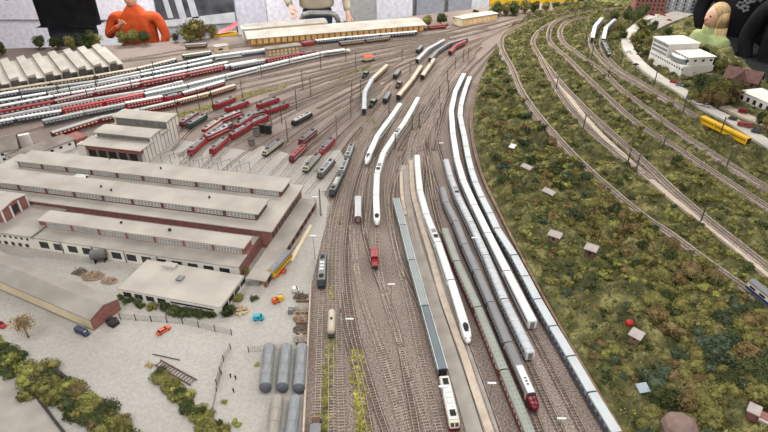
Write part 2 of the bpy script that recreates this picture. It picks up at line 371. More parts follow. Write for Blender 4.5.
    if ends is not None:
        MB().box(Lh,Lh+.0012,-W*.95,W*.95,zb,zw).box(Lh,Lh+.0012,-W*.75,W*.75,zw,Ht*.96).obj('end_panel',ends,r)
        MB().box(Lh+.0012,Lh+.002,-W*.5,W*.5,zb+.003,Ht*.84).obj('end_door',MATS['mid_grey'],r)
    bogies(r,L); PROTO[key]=(protoize(r),L); r['proto']=1; return PROTO[key]
def panto(r,x,z,d=1):
    m=MB(); m.box(x-.012,x+.012,-.009,.009,z,z+.0015)
    for s in (-1,1): m.bar((x-.01,s*.007,z+.002),(x+.008*d,s*.006,z+.007),.0009)
    m.bar((x+.008*d,-.012,z+.0075),(x+.008*d,.012,z+.0075),.0014).bar((x-.008,-.009,z+.003),(x+.008,.009,z+.003),.0008).bar((x-.008,.009,z+.003),(x+.008,-.009,z+.003),.0008)
    m.obj('pantograph',m_dark,r)
def loco(key,side,roof,L=.21,stripe=None,front=None,W=.0172,Ht=.045,elec=True,box=True,low=None,mid=None):
    if key in PROTO: return PROTO[key]
    r=empty('locomotive'); Lh=L/2-.002; zb=.0085; zw=.036
    st=[(-Lh,.8,zb,zb+.012),(-Lh,.84,zb,zb+.014),(-Lh+.01,.98,zb,Ht-.008),(-Lh+.014,1,zb,Ht-.006),(Lh-.014,1,zb,Ht-.006),(Lh-.01,.98,zb,Ht-.008),(Lh,.84,zb,zb+.014),(Lh,.8,zb,zb+.012)]
    MB().loft([[(x,-W*w,a),(x,-W*w,b*.93),(x,-W*w*.86,b),(x,W*w*.86,b),(x,W*w,b*.93),(x,W*w,a)] for x,w,a,b in st[1:-1]]).obj('body',side,r)
    MB().loft([[(x,W*p[0]*.93,(Ht-.0095)+(.0075)*max(0,(p[1]-.6)/.4)) for p in ROUND] for x in (-Lh+.017,Lh-.017)]).obj('roof',roof,r)
    if stripe: MB().box(-Lh+.012,Lh-.012,-W-.0005,W+.0005,zb+.012,zb+.015).obj('stripe',stripe,r)
    if low: MB().box(-Lh,Lh,-W-.0006,W+.0006,zb-.001,zb+.011).box(Lh,Lh+.001,-W*.84,W*.84,zb-.001,zb+.009).box(-Lh-.001,-Lh,-W*.84,W*.84,zb-.001,zb+.009).obj('lower_body',low,r)
    m=MB()
    for s in (-1,1):
        for q in (-1,1):
            x0=s*(Lh-.0015); x1=s*(Lh-.0085); y0=q*.0015; y1=q*W*.74
            pts=[(x0,y0,zb+.0165),(x0,y1,zb+.0165),(x1,y1*.98,Ht-.0095),(x1,y0,Ht-.0095)]
            m.quad(*[(p[0]+s*.0012,p[1],p[2]+.0006) for p in pts])
        m.box(s*(Lh-.026)-.005,s*(Lh-.026)+.005,-W-.0006,W+.0006,.028,.035)
    m.obj('cab_windows',m_glass,r)
    m=MB()
    for i in range(7): x=-Lh*.6+i*Lh*.2; m.box(x-.006,x+.006,-W-.0005,W+.0005,.026,.032)
    m.obj('side_grilles',MATS['mid_grey'],r)
    if elec:
        for s in (-1,1): panto(r,s*L*.3,Ht-.002,s)
        m=MB()
        for i in range(3): m.box(-.03+i*.022,-.018+i*.022,-.009,.009,Ht-.003,Ht+.001)
        for i in range(5): m.cyl((-.045+i*.021,.004,Ht-.003),(-.045+i*.021,.004,Ht+.004),.0015,k=6)
        m.obj('roof_equipment',mid or MATS['mid_grey'],r)
    else:
        m=MB()
        for i in range(3): m.cyl((-.04+i*.04,0,Ht-.003),(-.04+i*.04,0,Ht),.007,k=12)
        m.box(.055,.07,-.005,.005,Ht-.003,Ht+.002); m.obj('roof_fans',m_dark,r)
    m=MB()
    for s in (-1,1):
        for q in (-.011,.011): m.cyl((s*Lh,q,.0105),(s*(Lh+.004),q,.0105),.0022,k=8)
    m.obj('buffers',m_dark,r)
    bogies(r,L*.95); PROTO[key]=(protoize(r),L); r['proto']=1; return PROTO[key]
def shunter(key,c,cabc):
    if key in PROTO: return PROTO[key]
    r=empty('shunting_locomotive'); L=.12
    MB().box(-.056,.056,-.015,.015,.008,.0125).obj('frame',m_dark,r)
    MB().box(-.052,-.012,-.0115,.0115,.0125,.028).box(.02,.052,-.0115,.0115,.0125,.026).obj('bonnet',c,r)
    MB().box(-.014,.02,-.015,.015,.0125,.039).obj('cab',c,r); MB().loft([[(-.017,-.0165,.039),(-.017,-.008,.0425),(-.017,.008,.0425),(-.017,.0165,.039)],[(.023,-.0165,.039),(.023,-.008,.0425),(.023,.008,.0425),(.023,.0165,.039)]]).obj('cab_roof',cabc,r)
    MB().box(-.0146,.0206,-.0112,-.002,.03,.037).box(-.0146,.0206,.002,.0112,.03,.037).box(-.009,.015,-.0154,.0154,.03,.037).obj('cab_windows',m_glass,r)
    m=MB()
    for s in (-1,1):
        for q in (-.013,.013): m.bar((s*.055,q,.012),(s*.055,q,.024),.0009)
        m.bar((s*.055,-.013,.024),(s*.055,.013,.024),.0009)
    m.obj('handrails',MATS['cream'],r)
    bogies(r,L); PROTO[key]=(protoize(r),L); r['proto']=1; return PROTO[key]
def tankwagon(key,c):
    if key in PROTO: return PROTO[key]
    r=empty('tank_wagon'); L=.12
    MB().box(-.06,.06,-.012,.012,.009,.013).obj('frame',m_dark,r)
    rr=[]
    for x,s in ((-.055,.5),(-.052,.85),(-.046,1),(.046,1),(.052,.85),(.055,.5)): rr.append([(x,.0155*s*math.cos(a),.029+.0155*s*math.sin(a)) for a in [2*math.pi*i/14 for i in range(14)]])
    MB().loft(rr).obj('tank',c,r,smooth=True); MB().cyl((0,0,.043),(0,0,.048),.005,k=10).obj('hatch',m_dark,r)
    MB().box(-.0605,-.053,-.014,.014,.013,.0145).obj('end_platform',m_dark,r)
    bogies(r,L); PROTO[key]=(protoize(r),L); r['proto']=1; return PROTO[key]
def railbus(key,side,roof,win,low,L=.2):
    return coach(key,roof,side,win,low=low,L=L,nwin=9,vents=4,gang=False,ends=low)
mk=lambda n,c,**k: M(n,c,rough=k.pop('rough',.45),scale=8,**k)
wht=mk('train_white','dadad7'); whr=mk('train_white_roof','cfd0ce'); lbl=mk('light_blue_roof','b4babc'); lbs=mk('light_blue_side','868f96')
sil=mk('silver_roof','b2b5b8'); sils=mk('silver_side','9c9fa3'); dgr=mk('dark_grey_roof','77787a'); dgs=mk('dark_blue_side','3c4250')
ggr=mk('green_grey_roof','8b8f87'); rds=mk('dark_red_side','6b2226'); tgr=mk('teal_grey_roof','828a8a'); tgs=mk('teal_grey_side','67706f')
slate=mk('slate_roof','5f696f'); red=mk('bright_red','a3262b'); dred=mk('wine_red','6f1c24'); mk('tee_red','611820',rough=.25); crm=mk('cream','cfc7b0'); mgr=mk('mid_grey','77787a')
blk=mk('loco_black','2f3030'); grn=mk('dark_green','263f37'); pnk=mk('pinkish_grey_roof','a08f90'); blu=mk('train_blue','1f3a66'); yel=mk('yellow','d8a81c'); org=mk('orange','cf5a28'); brn=mk('brown','5a4238')
lgr=mk('light_grey_roof','a3a4a4'); bei=mk('beige_roof','b3aa98'); wredr=mk('worn_red','8d3b3b'); tqs=mk('turquoise_side','5f8f96'); wn=mk('pale_window','b8b9b0',rough=.3); cwn=mk('cream_window','d8c9a2')
C={}
C['lb']=lambda:coach('lb',lbl,lbs,m_glass,low=dgs,L=.153,prof=FLAT,nwin=5,Ht=.045)
C['wr']=lambda:coach('wr',whr,wht,m_glass,prof=FLAT,strip=True,low=sils)
C['wrend']=lambda:coach('wrend',whr,wht,m_glass,prof=FLAT,strip=True,low=sils,ends=wht)
C['si']=lambda:coach('si',sil,sils,m_glass,vents=4,ribs=8)
C['sie']=lambda:coach('sie',sil,sils,m_glass,vents=4,ribs=8,ends=wht)
C['dg']=lambda:coach('dg',dgr,dgs,wn,vents=2)
C['tee']=lambda:coach('tee',dgr,crm,m_glass,low=MATS['tee_red'],strip=True,nose=2,L=.3,nwin=9)
C['gg']=lambda:coach('gg',ggr,rds,wn,vents=14)
C['ice']=lambda:coach('ice',whr,wht,m_glass,strip=True,low=None,vents=2)
def equip(base,key):
    def f():
        k=base()
        if key not in EQ:
            EQ.add(key); r=k[0]; m=MB(); m.box(.02,.055,-.01,.01,.0465,.049).box(.075,.11,-.01,.01,.0465,.0485); o=m.obj('roof_equipment',MATS['mid_grey'],r); panto(r,.09,.048); p=[c for c in r.children if c.name.startswith('pantograph')]
            for q in [o]+p: KIDS[r.name].append(q); KIDS[q.name]=[]
        return k
    return f
EQ=set()
C['icep']=equip(lambda:coach('icep',whr,wht,m_glass,strip=True,low=None,vents=2),'icep'); C['sip']=equip(lambda:coach('sip',sil,sils,m_glass,vents=4,ribs=8),'sip')
C['icen']=lambda:coach('icen',wht,wht,m_glass,strip=True,nose=1,nwin=2,vents=1)
C['tg']=lambda:coach('tg',tgr,tgs,wn,lines=True,vents=3)
C['sl']=lambda:coach('sl',slate,tgs,wn,lines=True,vents=0)
C['rc']=lambda:coach('rc',lgr,dred,cwn,nwin=11)
C['gc']=lambda:coach('gc',bei,dred,cwn,nwin=11,low=brn)
C['gr']=lambda:coach('gr',lgr,tgs,wn,low=dgs)
C['dd']=lambda:coach('dd',whr,red,wn,dd=True,Ht=.05,prof=FLAT)
C['ddr']=lambda:coach('ddr',red,red,wn,dd=True,Ht=.05,prof=FLAT)
C['wd']=lambda:coach('wd',whr,dred,wn,strip=False)
C['wk']=lambda:coach('wk',whr,dgs,wn)
C['wt']=lambda:coach('wt',whr,tqs,wn,low=wht)
C['pk']=lambda:coach('pk',pnk,dred,wn)
C['pkd']=lambda:coach('pkd',wredr,dred,wn)
C['gw']=lambda:coach('gw',lgr,wht,m_glass,low=tgs)
C['wb']=lambda:coach('wb',whr,wht,blu,low=blu)
C['gn']=lambda:coach('gn',bei,grn,wn)
C['dk']=lambda:coach('dk',dgr,brn,cwn,L=.22)
C['be']=lambda:coach('be',bei,brn,cwn,vents=4)
C['red']=lambda:coach('red',wredr,dred,wn)
C['bc']=lambda:coach('bc',mgr,crm,m_glass,low=blu,nwin=6,ends=blu)
C['yel']=lambda:coach('yel',yel,yel,m_dark,L=.2,nwin=8,prof=FLAT)
C['yrb']=lambda:railbus('yrb',yel,mgr,m_dark,yel)
C['lrb']=lambda:railbus('lrb',sils,sil,m_glass,MATS['wine_red'],L=.2)
C['e103']=lambda:loco('e103',crm,whr,stripe=None,low=MATS['tee_red'],mid=whr)
C['er']=lambda:loco('er',red,mgr); C['erw']=lambda:loco('erw',red,lgr,stripe=wht); C['erc']=lambda:loco('erc',red,bei,stripe=crm,low=wht)
C['eb']=lambda:loco('eb',blk,mgr,mid=whr); C['eg']=lambda:loco('eg',grn,mgr); C['em']=lambda:loco('em',dred,mgr,stripe=crm); C['ec']=lambda:loco('ec',crm,mgr,low=grn)
C['dgl']=lambda:loco('dgl',blk,lgr,elec=False); C['egr']=lambda:loco('egr',tgs,lgr,low=brn); C['dr']=lambda:loco('dr',dred,wredr,elec=False,stripe=wht)
C['bx']=lambda:coach('bx',mgr,blk,m_dark,L=.15,nwin=3,gang=False)
C['sr']=lambda:shunter('sr',red,wredr); C['so']=lambda:shunter('so',org,crm); C['sb']=lambda:shunter('sb',brn,mgr); C['sg']=lambda:shunter('sg',grn,mgr)
C['tw']=lambda:tankwagon('tw',bei)
USED=set(); PLACED=[]
def put(style,a,b,z=0,label='',cat='railway carriage',group=None,rev=False,keep=False):
    """a,b: world end points (Vectors)"""
    root,L=C[style]()
    if style in USED: o=copy_tree(root)
    else: o=root; USED.add(style)
    if 'proto' in o: del o['proto']
    d=b-a; 
    o.location=(a+b)/2+Vector((0,0,.0068+z)); o.rotation_euler=(0,-math.asin(max(-.3,min(.3,d.z/d.length))) if abs(d.z)>1e-4 else 0,math.atan2(d.y,d.x)+(math.pi if rev else 0))
    s=d.length/L; o.scale=(1 if keep else s,1,1); 
    for k in ('label','category','group'):
        if k in o: del o[k]
    tag(o,label,cat,group); PLACED.append(o); return o
def seam(D,vals,ax,h=.045):
    out=[]; P=[X(p.x,p.y,p.z+h)[ax] for p in D]
    for v in vals:
        best=min(range(len(P)),key=lambda i:abs(P[i]-v)); q=None
        for i in (best-1,best):
            if 0<=i<len(P)-1 and (P[i]-v)*(P[i+1]-v)<=0 and P[i]!=P[i+1]: q=D[i]+(D[i+1]-D[i])*((v-P[i])/(P[i+1]-P[i]))
        out.append(q if q is not None else D[best].copy())
    return out
def train(name,pre,path,post,seams,styles,desc,ax=1,slab=False,h=.045,lab=None,rev_first=False,group=None,sl=None,fromend='near end'):
    """styles: one per car from first to last seam"""
    D=pxpath(pre+path+post,h); track(D,'%s track running under %s'%('grey slab' if slab else 'ballasted',name),slab=slab,sl=sl)
    if isinstance(seams,int):
        a,b=path[0][ax],path[-1][ax]; S=seam(D,[a,b],ax,h); 
        # equal arc division
        ia=min(range(len(D)),key=lambda i:(D[i]-S[0]).length); ib=min(range(len(D)),key=lambda i:(D[i]-S[1]).length)
        if ia>ib: E=list(reversed(D[ib:ia+1]))
        else: E=D[ia:ib+1]
        T=sum((q-p).length for p,q in zip(E,E[1:])); E=resample(E,T/seams/1.0001) ; P=E[:seams+1]
        while len(P)<seams+1: P.append(S[1])
    else: P=seam(D,seams,ax,h)
    n=len(P)-1
    for i in range(n):
        st=styles[i] if i<len(styles) else styles[-1]
        ds=desc[st] if isinstance(desc,dict) else desc
        k=n-1-i
        pos=ORD[k] if fromend!='left end' else ORD[i]
        if n==1: lb='%s standing alone as %s'%(ds,name)
        else: lb='%s, %s from %s of %s'%(ds,pos,fromend,name)
        cat='locomotive' if st[0]=='e' or st in('dgl','dr') else 'railway carriage'
        if st=='er' or st=='erw': cat='locomotive'
        put(st,P[i],P[i+1],0,lb,cat,group=('vehicles of '+name) if n>1 else None,rev=(st in('icen','tee') and rev_first and i==0))
    return D
# main yard, right to left
train('the light blue hill foot train',[(530,22),(505,38),(490,52),(480,64)],[(470,77),(463,97),(460,115),(464,135),(468,157),(473,176),(480,194),(490,214),(498,231),(508,247),(516,259),(538,301),(553,327),(571,357),(592,393),(616,432),(642,474)],[(660,500)],[77,87,97,106,116,126,136,147,158,170,183,198,214,229,256,277,300,327,357,393,434,478],['lb'],{'lb':'short pale blue roofed wagon'},sl=m_sleepd)
train('the white flat roofed train',[(520,24),(500,38),(484,52),(472,63)],[(464,74),(456,90),(452,105),(451,120),(453,135),(456,155),(461,175),(470,197),(479,215),(488,234),(507,272),(522,303),(533,323)],[(557,368),(587,425),(610,470)],[74,92,111,135,160,181,206,234,272,323],['wr']*8+['wrend'],{'wr':'white roofed carriage','wrend':'white carriage with end door'},sl=m_sleepd)
train('the silver ribbed train',[(475,52),(456,72),(441,100),(438,130)],[(446,160),(450,175),(456,192),(463,207),(471,223),(486,256),(499,288),(515,322),(531,354)],[(545,384),(567,430),(588,470)],[160,177,197,223,256,300,354],['si','sip','si','si','si','sie'],{'sip':'silver carriage with roof pantograph','si':'silver grey carriage','sie':'silver carriage with pale end'},sl=m_sleepd)
train('the dark grey train',[(444,95),(430,120),(430,150),(436,172)],[(442,188),(446,202),(452,215),(456,222),(465,245),(477,271),(491,303),(508,343),(522,371),(536,405)],[(552,445),(565,480)],[188,203,222,245,271,303,343.5,407],['dg']*6+['tee'],{'dg':'dark grey roofed carriage','tee':'cream railcar with bulbous wine red nose'},sl=m_sleepd)
train('the greenish grey train',[(426,150),(432,185),(440,218)],[(445,230),(457,262),(478,308),(504,371),(531,435),(545,470)],[],[229,262,308,371,440,480],['gg']*5,'greenish grey roofed dark red carriage',sl=m_sleepd)
train('the front white express',[(478,42),(450,68),(428,100),(419,130)],[(417,156),(418,172),(420,191),(426,213),(433,234),(439,245),(451,281),(462,316),(469,338)],[(480,368),(503,432),(512,465)],[156,169,191,215,243,281,339],['ice']*3+['icep','ice','icen'],{'ice':'white streamlined carriage','icep':'white carriage with dark pantograph','icen':'white pointed power car with dark windscreen'},slab=True)
train('the teal grey train',[(400,150),(396,175)],[(396,199),(399,214),(403,226),(412,261),(425,307),(443,371),(455,423)],[(462,450),(470,480)],[199,226,261,307,371],['tg','tg','tg','sl'],{'tg':'teal grey carriage with white roof edges','sl':'slate blue carriage with white roof edges'},sl=m_sleepd)
D7=pxpath([(443,371),(455,424),(462,450)]); P=seam(D7,[373,425],1); put('e103',P[0],P[1],0,'cream and red electric locomotive with silver roof at the bottom','locomotive')
train('the curved white express',[(455,50),(438,70),(426,85)],[(418,98),(406,120),(395,135),(386,148),(380,161),(377,174),(376,192),(377,220)],[(378,250),(385,290),(398,330),(417,384),(434,440)],[98,110,123,135,153,174,196,221],['ice','ice','icep','ice','icep','ice','icen'],{'ice':'white rounded carriage','icep':'white carriage with pantograph','icen':'white pointed power car'})
train('the short grey express',[(440,60),(420,80)],[(400,104),(389,120),(377,136),(369,150),(366,161)],[(361,185),(358,210),(355,250),(362,290),(382,350),(407,432)],[104,118,135,161],['ice','ice','icen'],{'ice':'grey white carriage with dark sides','icen':'grey white driving car'})
train('the cream upper yard train',[(455,40),(436,53)],[(421,66),(413,78),(405,88),(399,95)],[(380,115),(364,132),(352,145)],[66,80,96],['be','be'],'cream carriage with brown sides')
train('the short beige upper yard train',[(466,38),(450,48)],[(434,59),(427,68),(422,76)],[(412,95),(400,112)],1,['be'],'beige and brown carriage')
train('the upper yard grey pair',[(470,30)],[(444,40),(430,47),(417,60)],[(397,74),(388,95)],2,['si'],'silver grey carriage')
train('the dark curved upper train',[(490,32)],[(467,38),(447,44),(437,51),(430,59)],[(422,70)],3,['dg'],'dark grey curved line carriage')
train('the short red upper train',[(480,36)],[(465,41),(456,45),(450,52)],[(440,68),(425,90)],2,['red'],'worn red carriage')
train('the left curve train',[(410,50)],[(387,65),(379,71),(372,79),(366,88),(364,98),(364,110)],[(366,125),(372,150),(370,190),(365,230)],[65,79,92,110],['be','si','si'],{'be':'beige carriage','si':'pale grey carriage'})
train('the row beside the apron',[(372,118),(360,132)],[(352,143),(345,162),(337,181),(331,193)],[(326,230),(322,270),(319,324),(316,432),(315,480)],[143,157,172,192],['egr','egr','eb'],{'egr':'grey weathered locomotive','eb':'black electric locomotive'})
def single(st,a,b,label,cat='locomotive',h=.04,z=0,group=None):
    A=Vector((*U(*a,h+z),0)); B=Vector((*U(*b,h+z),0)); root,L=C[st](); c=(A+B)/2; d=(B-A).normalized()
    Lr=L if (B-A).length>L*1.25 or (B-A).length<L*.75 else (B-A).length
    return put(st,c-d*Lr/2,c+d*Lr/2,z,label,cat,group)
single('bx',(423,45),(416,52),'small dark grey wagon alone in the upper yard','railway wagon')
single('bx',(400,69),(394,77),'dark grey wagon between the curved train and the red shunter','railway wagon')
single('sb',(401,80),(397,85),'small rust brown shunter beside the cream train')
single('bx',(390,92),(384,101),'dark wagon below the rust brown shunter','railway wagon')
single('sg',(376,97),(370,104),'small olive shunter beside the grey carriages on the left curve')
single('sg',(368,70),(363,75),'small green shunter below the orange crane')
single('lrb',(358,194),(358,223),'lone silver railcar with red ends in the middle yard','railcar')
single('eb',(323,253),(321,284),'black locomotive with silver roof beside the left yard edge')
single('tw',(332,309),(331,333),'beige tank wagon on the overgrown left siding','tank wagon')
single('sr',(374,245),(375,264),'small red shunter alone in the middle of the yard')
single('sb',(316,420),(315,440),'grey framed wagon at the bottom edge near the tanks','railway wagon')
single('yrb',(289,252),(270,273),'yellow railcar with grey roof beside the hall','railcar')
# upper sidings on the left: listed from the nearest row
TR=[(380,60),(430,46),(475,36)]
train('the nearest siding train',[(-40,158)],[(51,133),(99,118),(140,109.5),(177,101),(209,93),(235,85)],[(300,70),(380,52),(450,40)],[51,99,140,177,209,235],['rc','rc','rc','gc','gc'],{'rc':'dark red carriage with cream windows','gc':'beige roofed carriage with cream windows'},ax=0,fromend='left end')
train('the second siding train',[(-40,143)],[(42,121),(84,112),(125,104),(163,97),(182,93),(207,86),(224,81)],[(300,66),(380,48),(440,39)],[42,84,125,163,182,205,224],['gr','gr','dd','er','wd','wd'],{'gr':'grey roofed carriage','dd':'white roofed red double deck carriage','er':'bright red electric locomotive','wd':'white roofed wine red carriage'},ax=0,fromend='left end')
train('the third siding train',[(-60,134)],[(0,121),(60,111),(106,102),(144,94),(187,85),(225,75.5),(280,62),(325,52),(351,48.5)],[(400,40),(450,33)],[-30,15,62,104,144,187,225,257,290,322,351],['wk','wk','ddr','ddr','wt','wt','ice','ice','ice','icen'],{'wk':'white roofed dark carriage','ddr':'red double deck carriage','wt':'white roofed turquoise carriage','ice':'white express carriage','icen':'white express power car'},ax=0,fromend='left end')
train('the fourth siding train',[(-60,132)],[(0,117),(50,107),(94,99),(144,91),(185,81)],[(260,66),(350,46),(420,38)],[0,50,94,144,183],['gw','gw','gw','gw'],'grey roofed white windowed carriage',ax=0,fromend='left end')
train('the fifth siding train',[(-60,124)],[(0,111),(54,101),(94,92),(140,83.5),(187,74),(225,66),(257,60)],[(300,53),(380,41)],[-10,54,94,140,187,224,257],['pkd','pk','pk','pkd','pkd','wb'],{'pkd':'pinkish red roofed carriage','pk':'pinkish grey roofed carriage','wb':'white and blue carriage'},ax=0,fromend='left end')
train('the sixth siding train',[(-60,118)],[(0,106),(54,96),(95,89),(140,80),(187,70.5),(228,62)],[(300,50),(380,38)],[-20,54,95,140,187,228],['wk','wd','wd','wd','wk'],{'wk':'white roofed dark carriage','wd':'white roofed wine red carriage'},ax=0,fromend='left end')
train('the seventh siding train',[(-60,112)],[(0,100),(47,93),(95,84),(140,75),(187,66),(215,60)],[(300,46),(380,36)],[-30,47,95,140,187,212],['wk','gw','gw','wk','wk'],{'wk':'white roofed dark carriage','gw':'grey roofed white carriage'},ax=0,fromend='left end')
train('the eighth siding train',[(-60,104)],[(0,94.5),(19,91),(60,86),(97,81),(140,72),(187,62),(215,56),(241,52.5),(267,49)],[(330,42),(400,34)],[-25,19,58,97,140,187,214,241,267],['wk','gr','gr','gr','gr','wk','wt','wb'],{'wk':'white roofed dark carriage','gr':'grey roofed carriage','wt':'white roofed turquoise carriage','wb':'white and blue carriage'},ax=0,fromend='left end')
train('the shed front train',[(-60,100)],[(0,90.5),(60,81),(100,75),(137,68.5),(176,59)],[(240,50),(300,44)],[0,50,95,137,176],['be','be','be','gn'],{'be':'cream roofed carriage','gn':'dark green carriage'},ax=0,fromend='left end')
train('the dark green back train',[(120,70)],[(182,55.5),(211,51.5)],[(260,46)],1,['gn'],'long dark green carriage',ax=0,fromend='left end')
train('the brown back train',[(120,56)],[(185,45),(207,43.5)],[(260,40)],1,['dk'],'dark brown carriage',ax=0,fromend='left end')
train('the signal box train',[(200,76)],[(230,66.5),(265,60),(300,53.5),(315,50.5)],[(380,42),(440,36)],[230,265,301,316],['gr','pkd','er'],{'gr':'grey roofed carriage','pkd':'worn red carriage','er':'bright red electric locomotive'},ax=0,fromend='left end')
train('the station train',[(250,52)],[(301,42.5),(315,40.5),(345,37.5),(380,34.5),(417,31.5)],[(450,29),(490,24)],[301,315,345,380,417],['er','wk','wk','wk'],{'er':'bright red locomotive','wk':'white roofed dark carriage'},ax=0,fromend='left end')
train('the dark station wagons',[(300,47)],[(339,42.5),(370,39),(390,36.5)],[(440,32)],2,['dk'],'dark brown carriage',ax=0,fromend='left end')
train('the far bush train',[(380,30)],[(411,27.5),(447,24.5)],[(490,19)],[411,428,446],['dk','red'],{'dk':'dark grey brown carriage','red':'dark red carriage'},ax=0,fromend='left end')
# depot fan
FAN=[[(165,140),(189,119),(220,104),(300,76),(372,56),(430,44)],[(172,146),(197,121),(237,106),(300,83),(380,58),(440,44)],[(178,152),(212,126),(230,116.5),(268,102.5),(320,84),(385,61),(450,44)],[(182,160),(205,140),(240,120),(277,108),(330,88),(392,62)],[(176,172),(197,146),(217,133),(240,124),(259,112),(300,96),(370,70)],[(190,178),(219,145),(240,131),(258,121),(300,102),(370,74)],[(205,182),(240,152),(273,133),(302,118.5),(350,92),(392,68)],[(238,182),(255,162),(273,147),(308,122),(360,92),(398,68)],[(257,184),(285,155),(308,136.5),(340,112),(375,88),(402,68)],[(270,186),(298,152.5),(320,134),(350,108),(385,82)],[(296,180),(312,162),(327,145.5),(350,122),(378,98),(400,78)],[(306,190),(328,166),(341,149),(358,127),(385,102)]]
FM2=[[tuple((a+b)/2 for a,b in zip(p[min(k,len(p)-1)],q[min(k,len(q)-1)])) for k in range(min(len(p),len(q)))] for p,q in zip(FAN,FAN[1:])]
for i,p in enumerate(FM2):
    if i not in (0,1): track(pxpath(p,.004),'empty depot track between the %s and %s stub tracks of the fan'%(ORD[i],ORD[i+1]),group='empty depot tracks',sl=m_sleep)
for i,p in enumerate(FAN): track(pxpath(p,.03),'stub track fanning out of the depot, %s counted from far side'%ORD[i],group='depot fan tracks',sl=m_sleepd)
def dl(st,x,y,ti,lab):
    D=pxpath(FAN[ti],.03); i=min(range(len(D)),key=lambda k:math.hypot(*(a-b for a,b in zip(X(D[k].x,D[k].y,.035),(x,y)))))
    c=D[i]; d=(D[min(i+2,len(D)-1)]-D[max(0,i-2)]).normalized(); L=C[st]()[1]*.98
    put(st,c-d*L/2,c+d*L/2,0,lab,'locomotive','locomotives standing at the depot')
for a in [('em',189,118,0,'maroon locomotive at the far side of the depot nearest the engine shed'),('er',224,104,0,'red locomotive farthest back in the depot, right of the maroon one'),
 ('eg',197,122,1,'dark green locomotive beside the engine shed'),('er',238,106,1,'red locomotive on the second depot track in the back row'),
 ('erc',212,126,2,'red and white striped locomotive right of the green one'),('erw',230,117,2,'red locomotive with white stripe in the middle of the depot'),('er',268,102.5,2,'red locomotive on the third depot track, farthest right of its row'),
 ('egr',222,129,3,'grey weathered locomotive between the red ones'),('em',252,114,3,'maroon locomotive behind the bright red pair'),('er',277,108.5,3,'red locomotive at the right end of the fourth depot track'),
 ('er',197,146,4,'red locomotive nearest the hall on the left of the front pair'),('erw',217,134,4,'red locomotive with grey roof, behind the front left one'),('er',244,121,4,'red locomotive in the crowded centre of the depot'),
 ('er',219,145,5,'red locomotive nearest the hall, right one of the front pair'),('er',239,131,5,'red locomotive directly behind the right front one'),('er',258,121,5,'red locomotive at the right edge of the crowded group'),
 ('dgl',302,118,6,'dark grey diesel locomotive alone right of the red group'),('ec',273,146.5,7,'cream and green locomotive on the concrete apron'),('em',309,135.5,8,'maroon and grey locomotive above the apron'),
 ('dr',298,152,9,'wine red diesel locomotive on the concrete apron'),('er',327,145,10,'single red locomotive right of the wine red one'),('ec',312,161,10,'yellow fronted cream and black locomotive at the apron edge'),('egr',328,167,11,'brown and grey locomotive at the right edge of the apron')]: dl(*a)
# empty yard tracks
EM=[[(345,470),(342,432),(339,340),(338,250),(343,200),(352,168),(370,128),(396,88),(425,60),(452,42),(490,28)],
 [(400,470),(386,432),(372,391),(354,324),(347,270),(349,225),(358,178),(378,130),(404,92),(436,58),(470,40)],
 [(414,450),(407,432),(395,379),(374,324),(357,270),(351,225)],[(424,470),(417,432),(408,384),(395,324),(374,265),(364,225),(365,180),(378,150),(392,120)],
 [(449,470),(440,432),(422,361),(412,315),(397,255),(387,205),(388,175),(399,140),(419,110),(447,74),(478,48)],[(431,324),(418,300),(400,262),(392,225),(392,190),(406,150),(426,115),(450,80)],
 [(330,470),(331,432),(331,340),(330,260),(336,215),(344,190)],[(409,160),(412,135),(428,100),(455,62),(482,42)],[(414,240),(408,200),(406,165),(414,130)],
 [(435,200),(430,165),(426,140),(436,108),(452,80),(476,52)],[(440,75),(458,56),(480,42),(510,25)],[(385,45),(430,40),(480,28),(530,14)],[(300,60),(380,46),(440,36),(500,22),(550,10)],[(250,76),(330,58),(400,45),(450,36)],
 [(250,70),(330,54),(400,42),(450,33)],[(280,86),(340,70),(395,54),(440,42)],[(300,90),(360,68),(410,52),(450,42)],[(330,80),(380,60),(430,44)],[(190,50),(300,37.5),(440,27)],[(120,62),(230,48),(330,38.5),(450,28)],[(410,160),(440,110),(446,88),(462,62)]]
ENAME=['second track from the tank yard wall','track left of the lone silver railcar','diverging switch track left of the red shunter','track curving just right of the lone silver railcar','track directly left of the teal grey train','spare track between the curved express and teal train','short overgrown siding under the beige tank wagon','track ending above the short walkway','track crossing behind the front white express','track left of the silver ribbed train','track curving up past the white flat roofed train','track passing below the far bush train','long track sweeping below the goods hall','track right of the express power car in the third siding','track just below the long third siding','track above the sparse depot throat grass','track through the sparse depot throat grass','short track below the orange rail crane','track in front of the pump house','track behind the signal box toward the station','steep track between middle yard masts']
EM+=[[(230,84),(320,65),(390,50),(440,38)],[(236,96),(310,76),(370,60),(430,43)],[(300,48),(380,40),(440,33),(500,18)],[(388,150),(408,125),(436,88),(462,58)],[(402,150),(420,125),(442,96),(466,64)],[(352,150),(372,120),(400,86),(430,58)],[(330,216),(345,165),(362,130),(392,84)],[(434,330),(424,290),(404,240)],[(370,432),(360,380),(346,330),(340,290)],[(300,108),(350,84),(388,66)],[(430,240),(424,200),(426,160)],[(340,62),(400,48),(450,38)],[(360,52),(420,40),(470,30)]]
ENAME+=['track %s in the yard'%t for t in ('below the express power car','along the yellow grass strip','behind the station train','left of the front white express top','right of the front white express top','beside the row of dark locomotives top','below the apron edge weeds','right of the teal grey train end','just left of the yellow moss strip','beside the dark diesel locomotive','under the island platform top','past the orange rail crane','above the orange rail crane')]
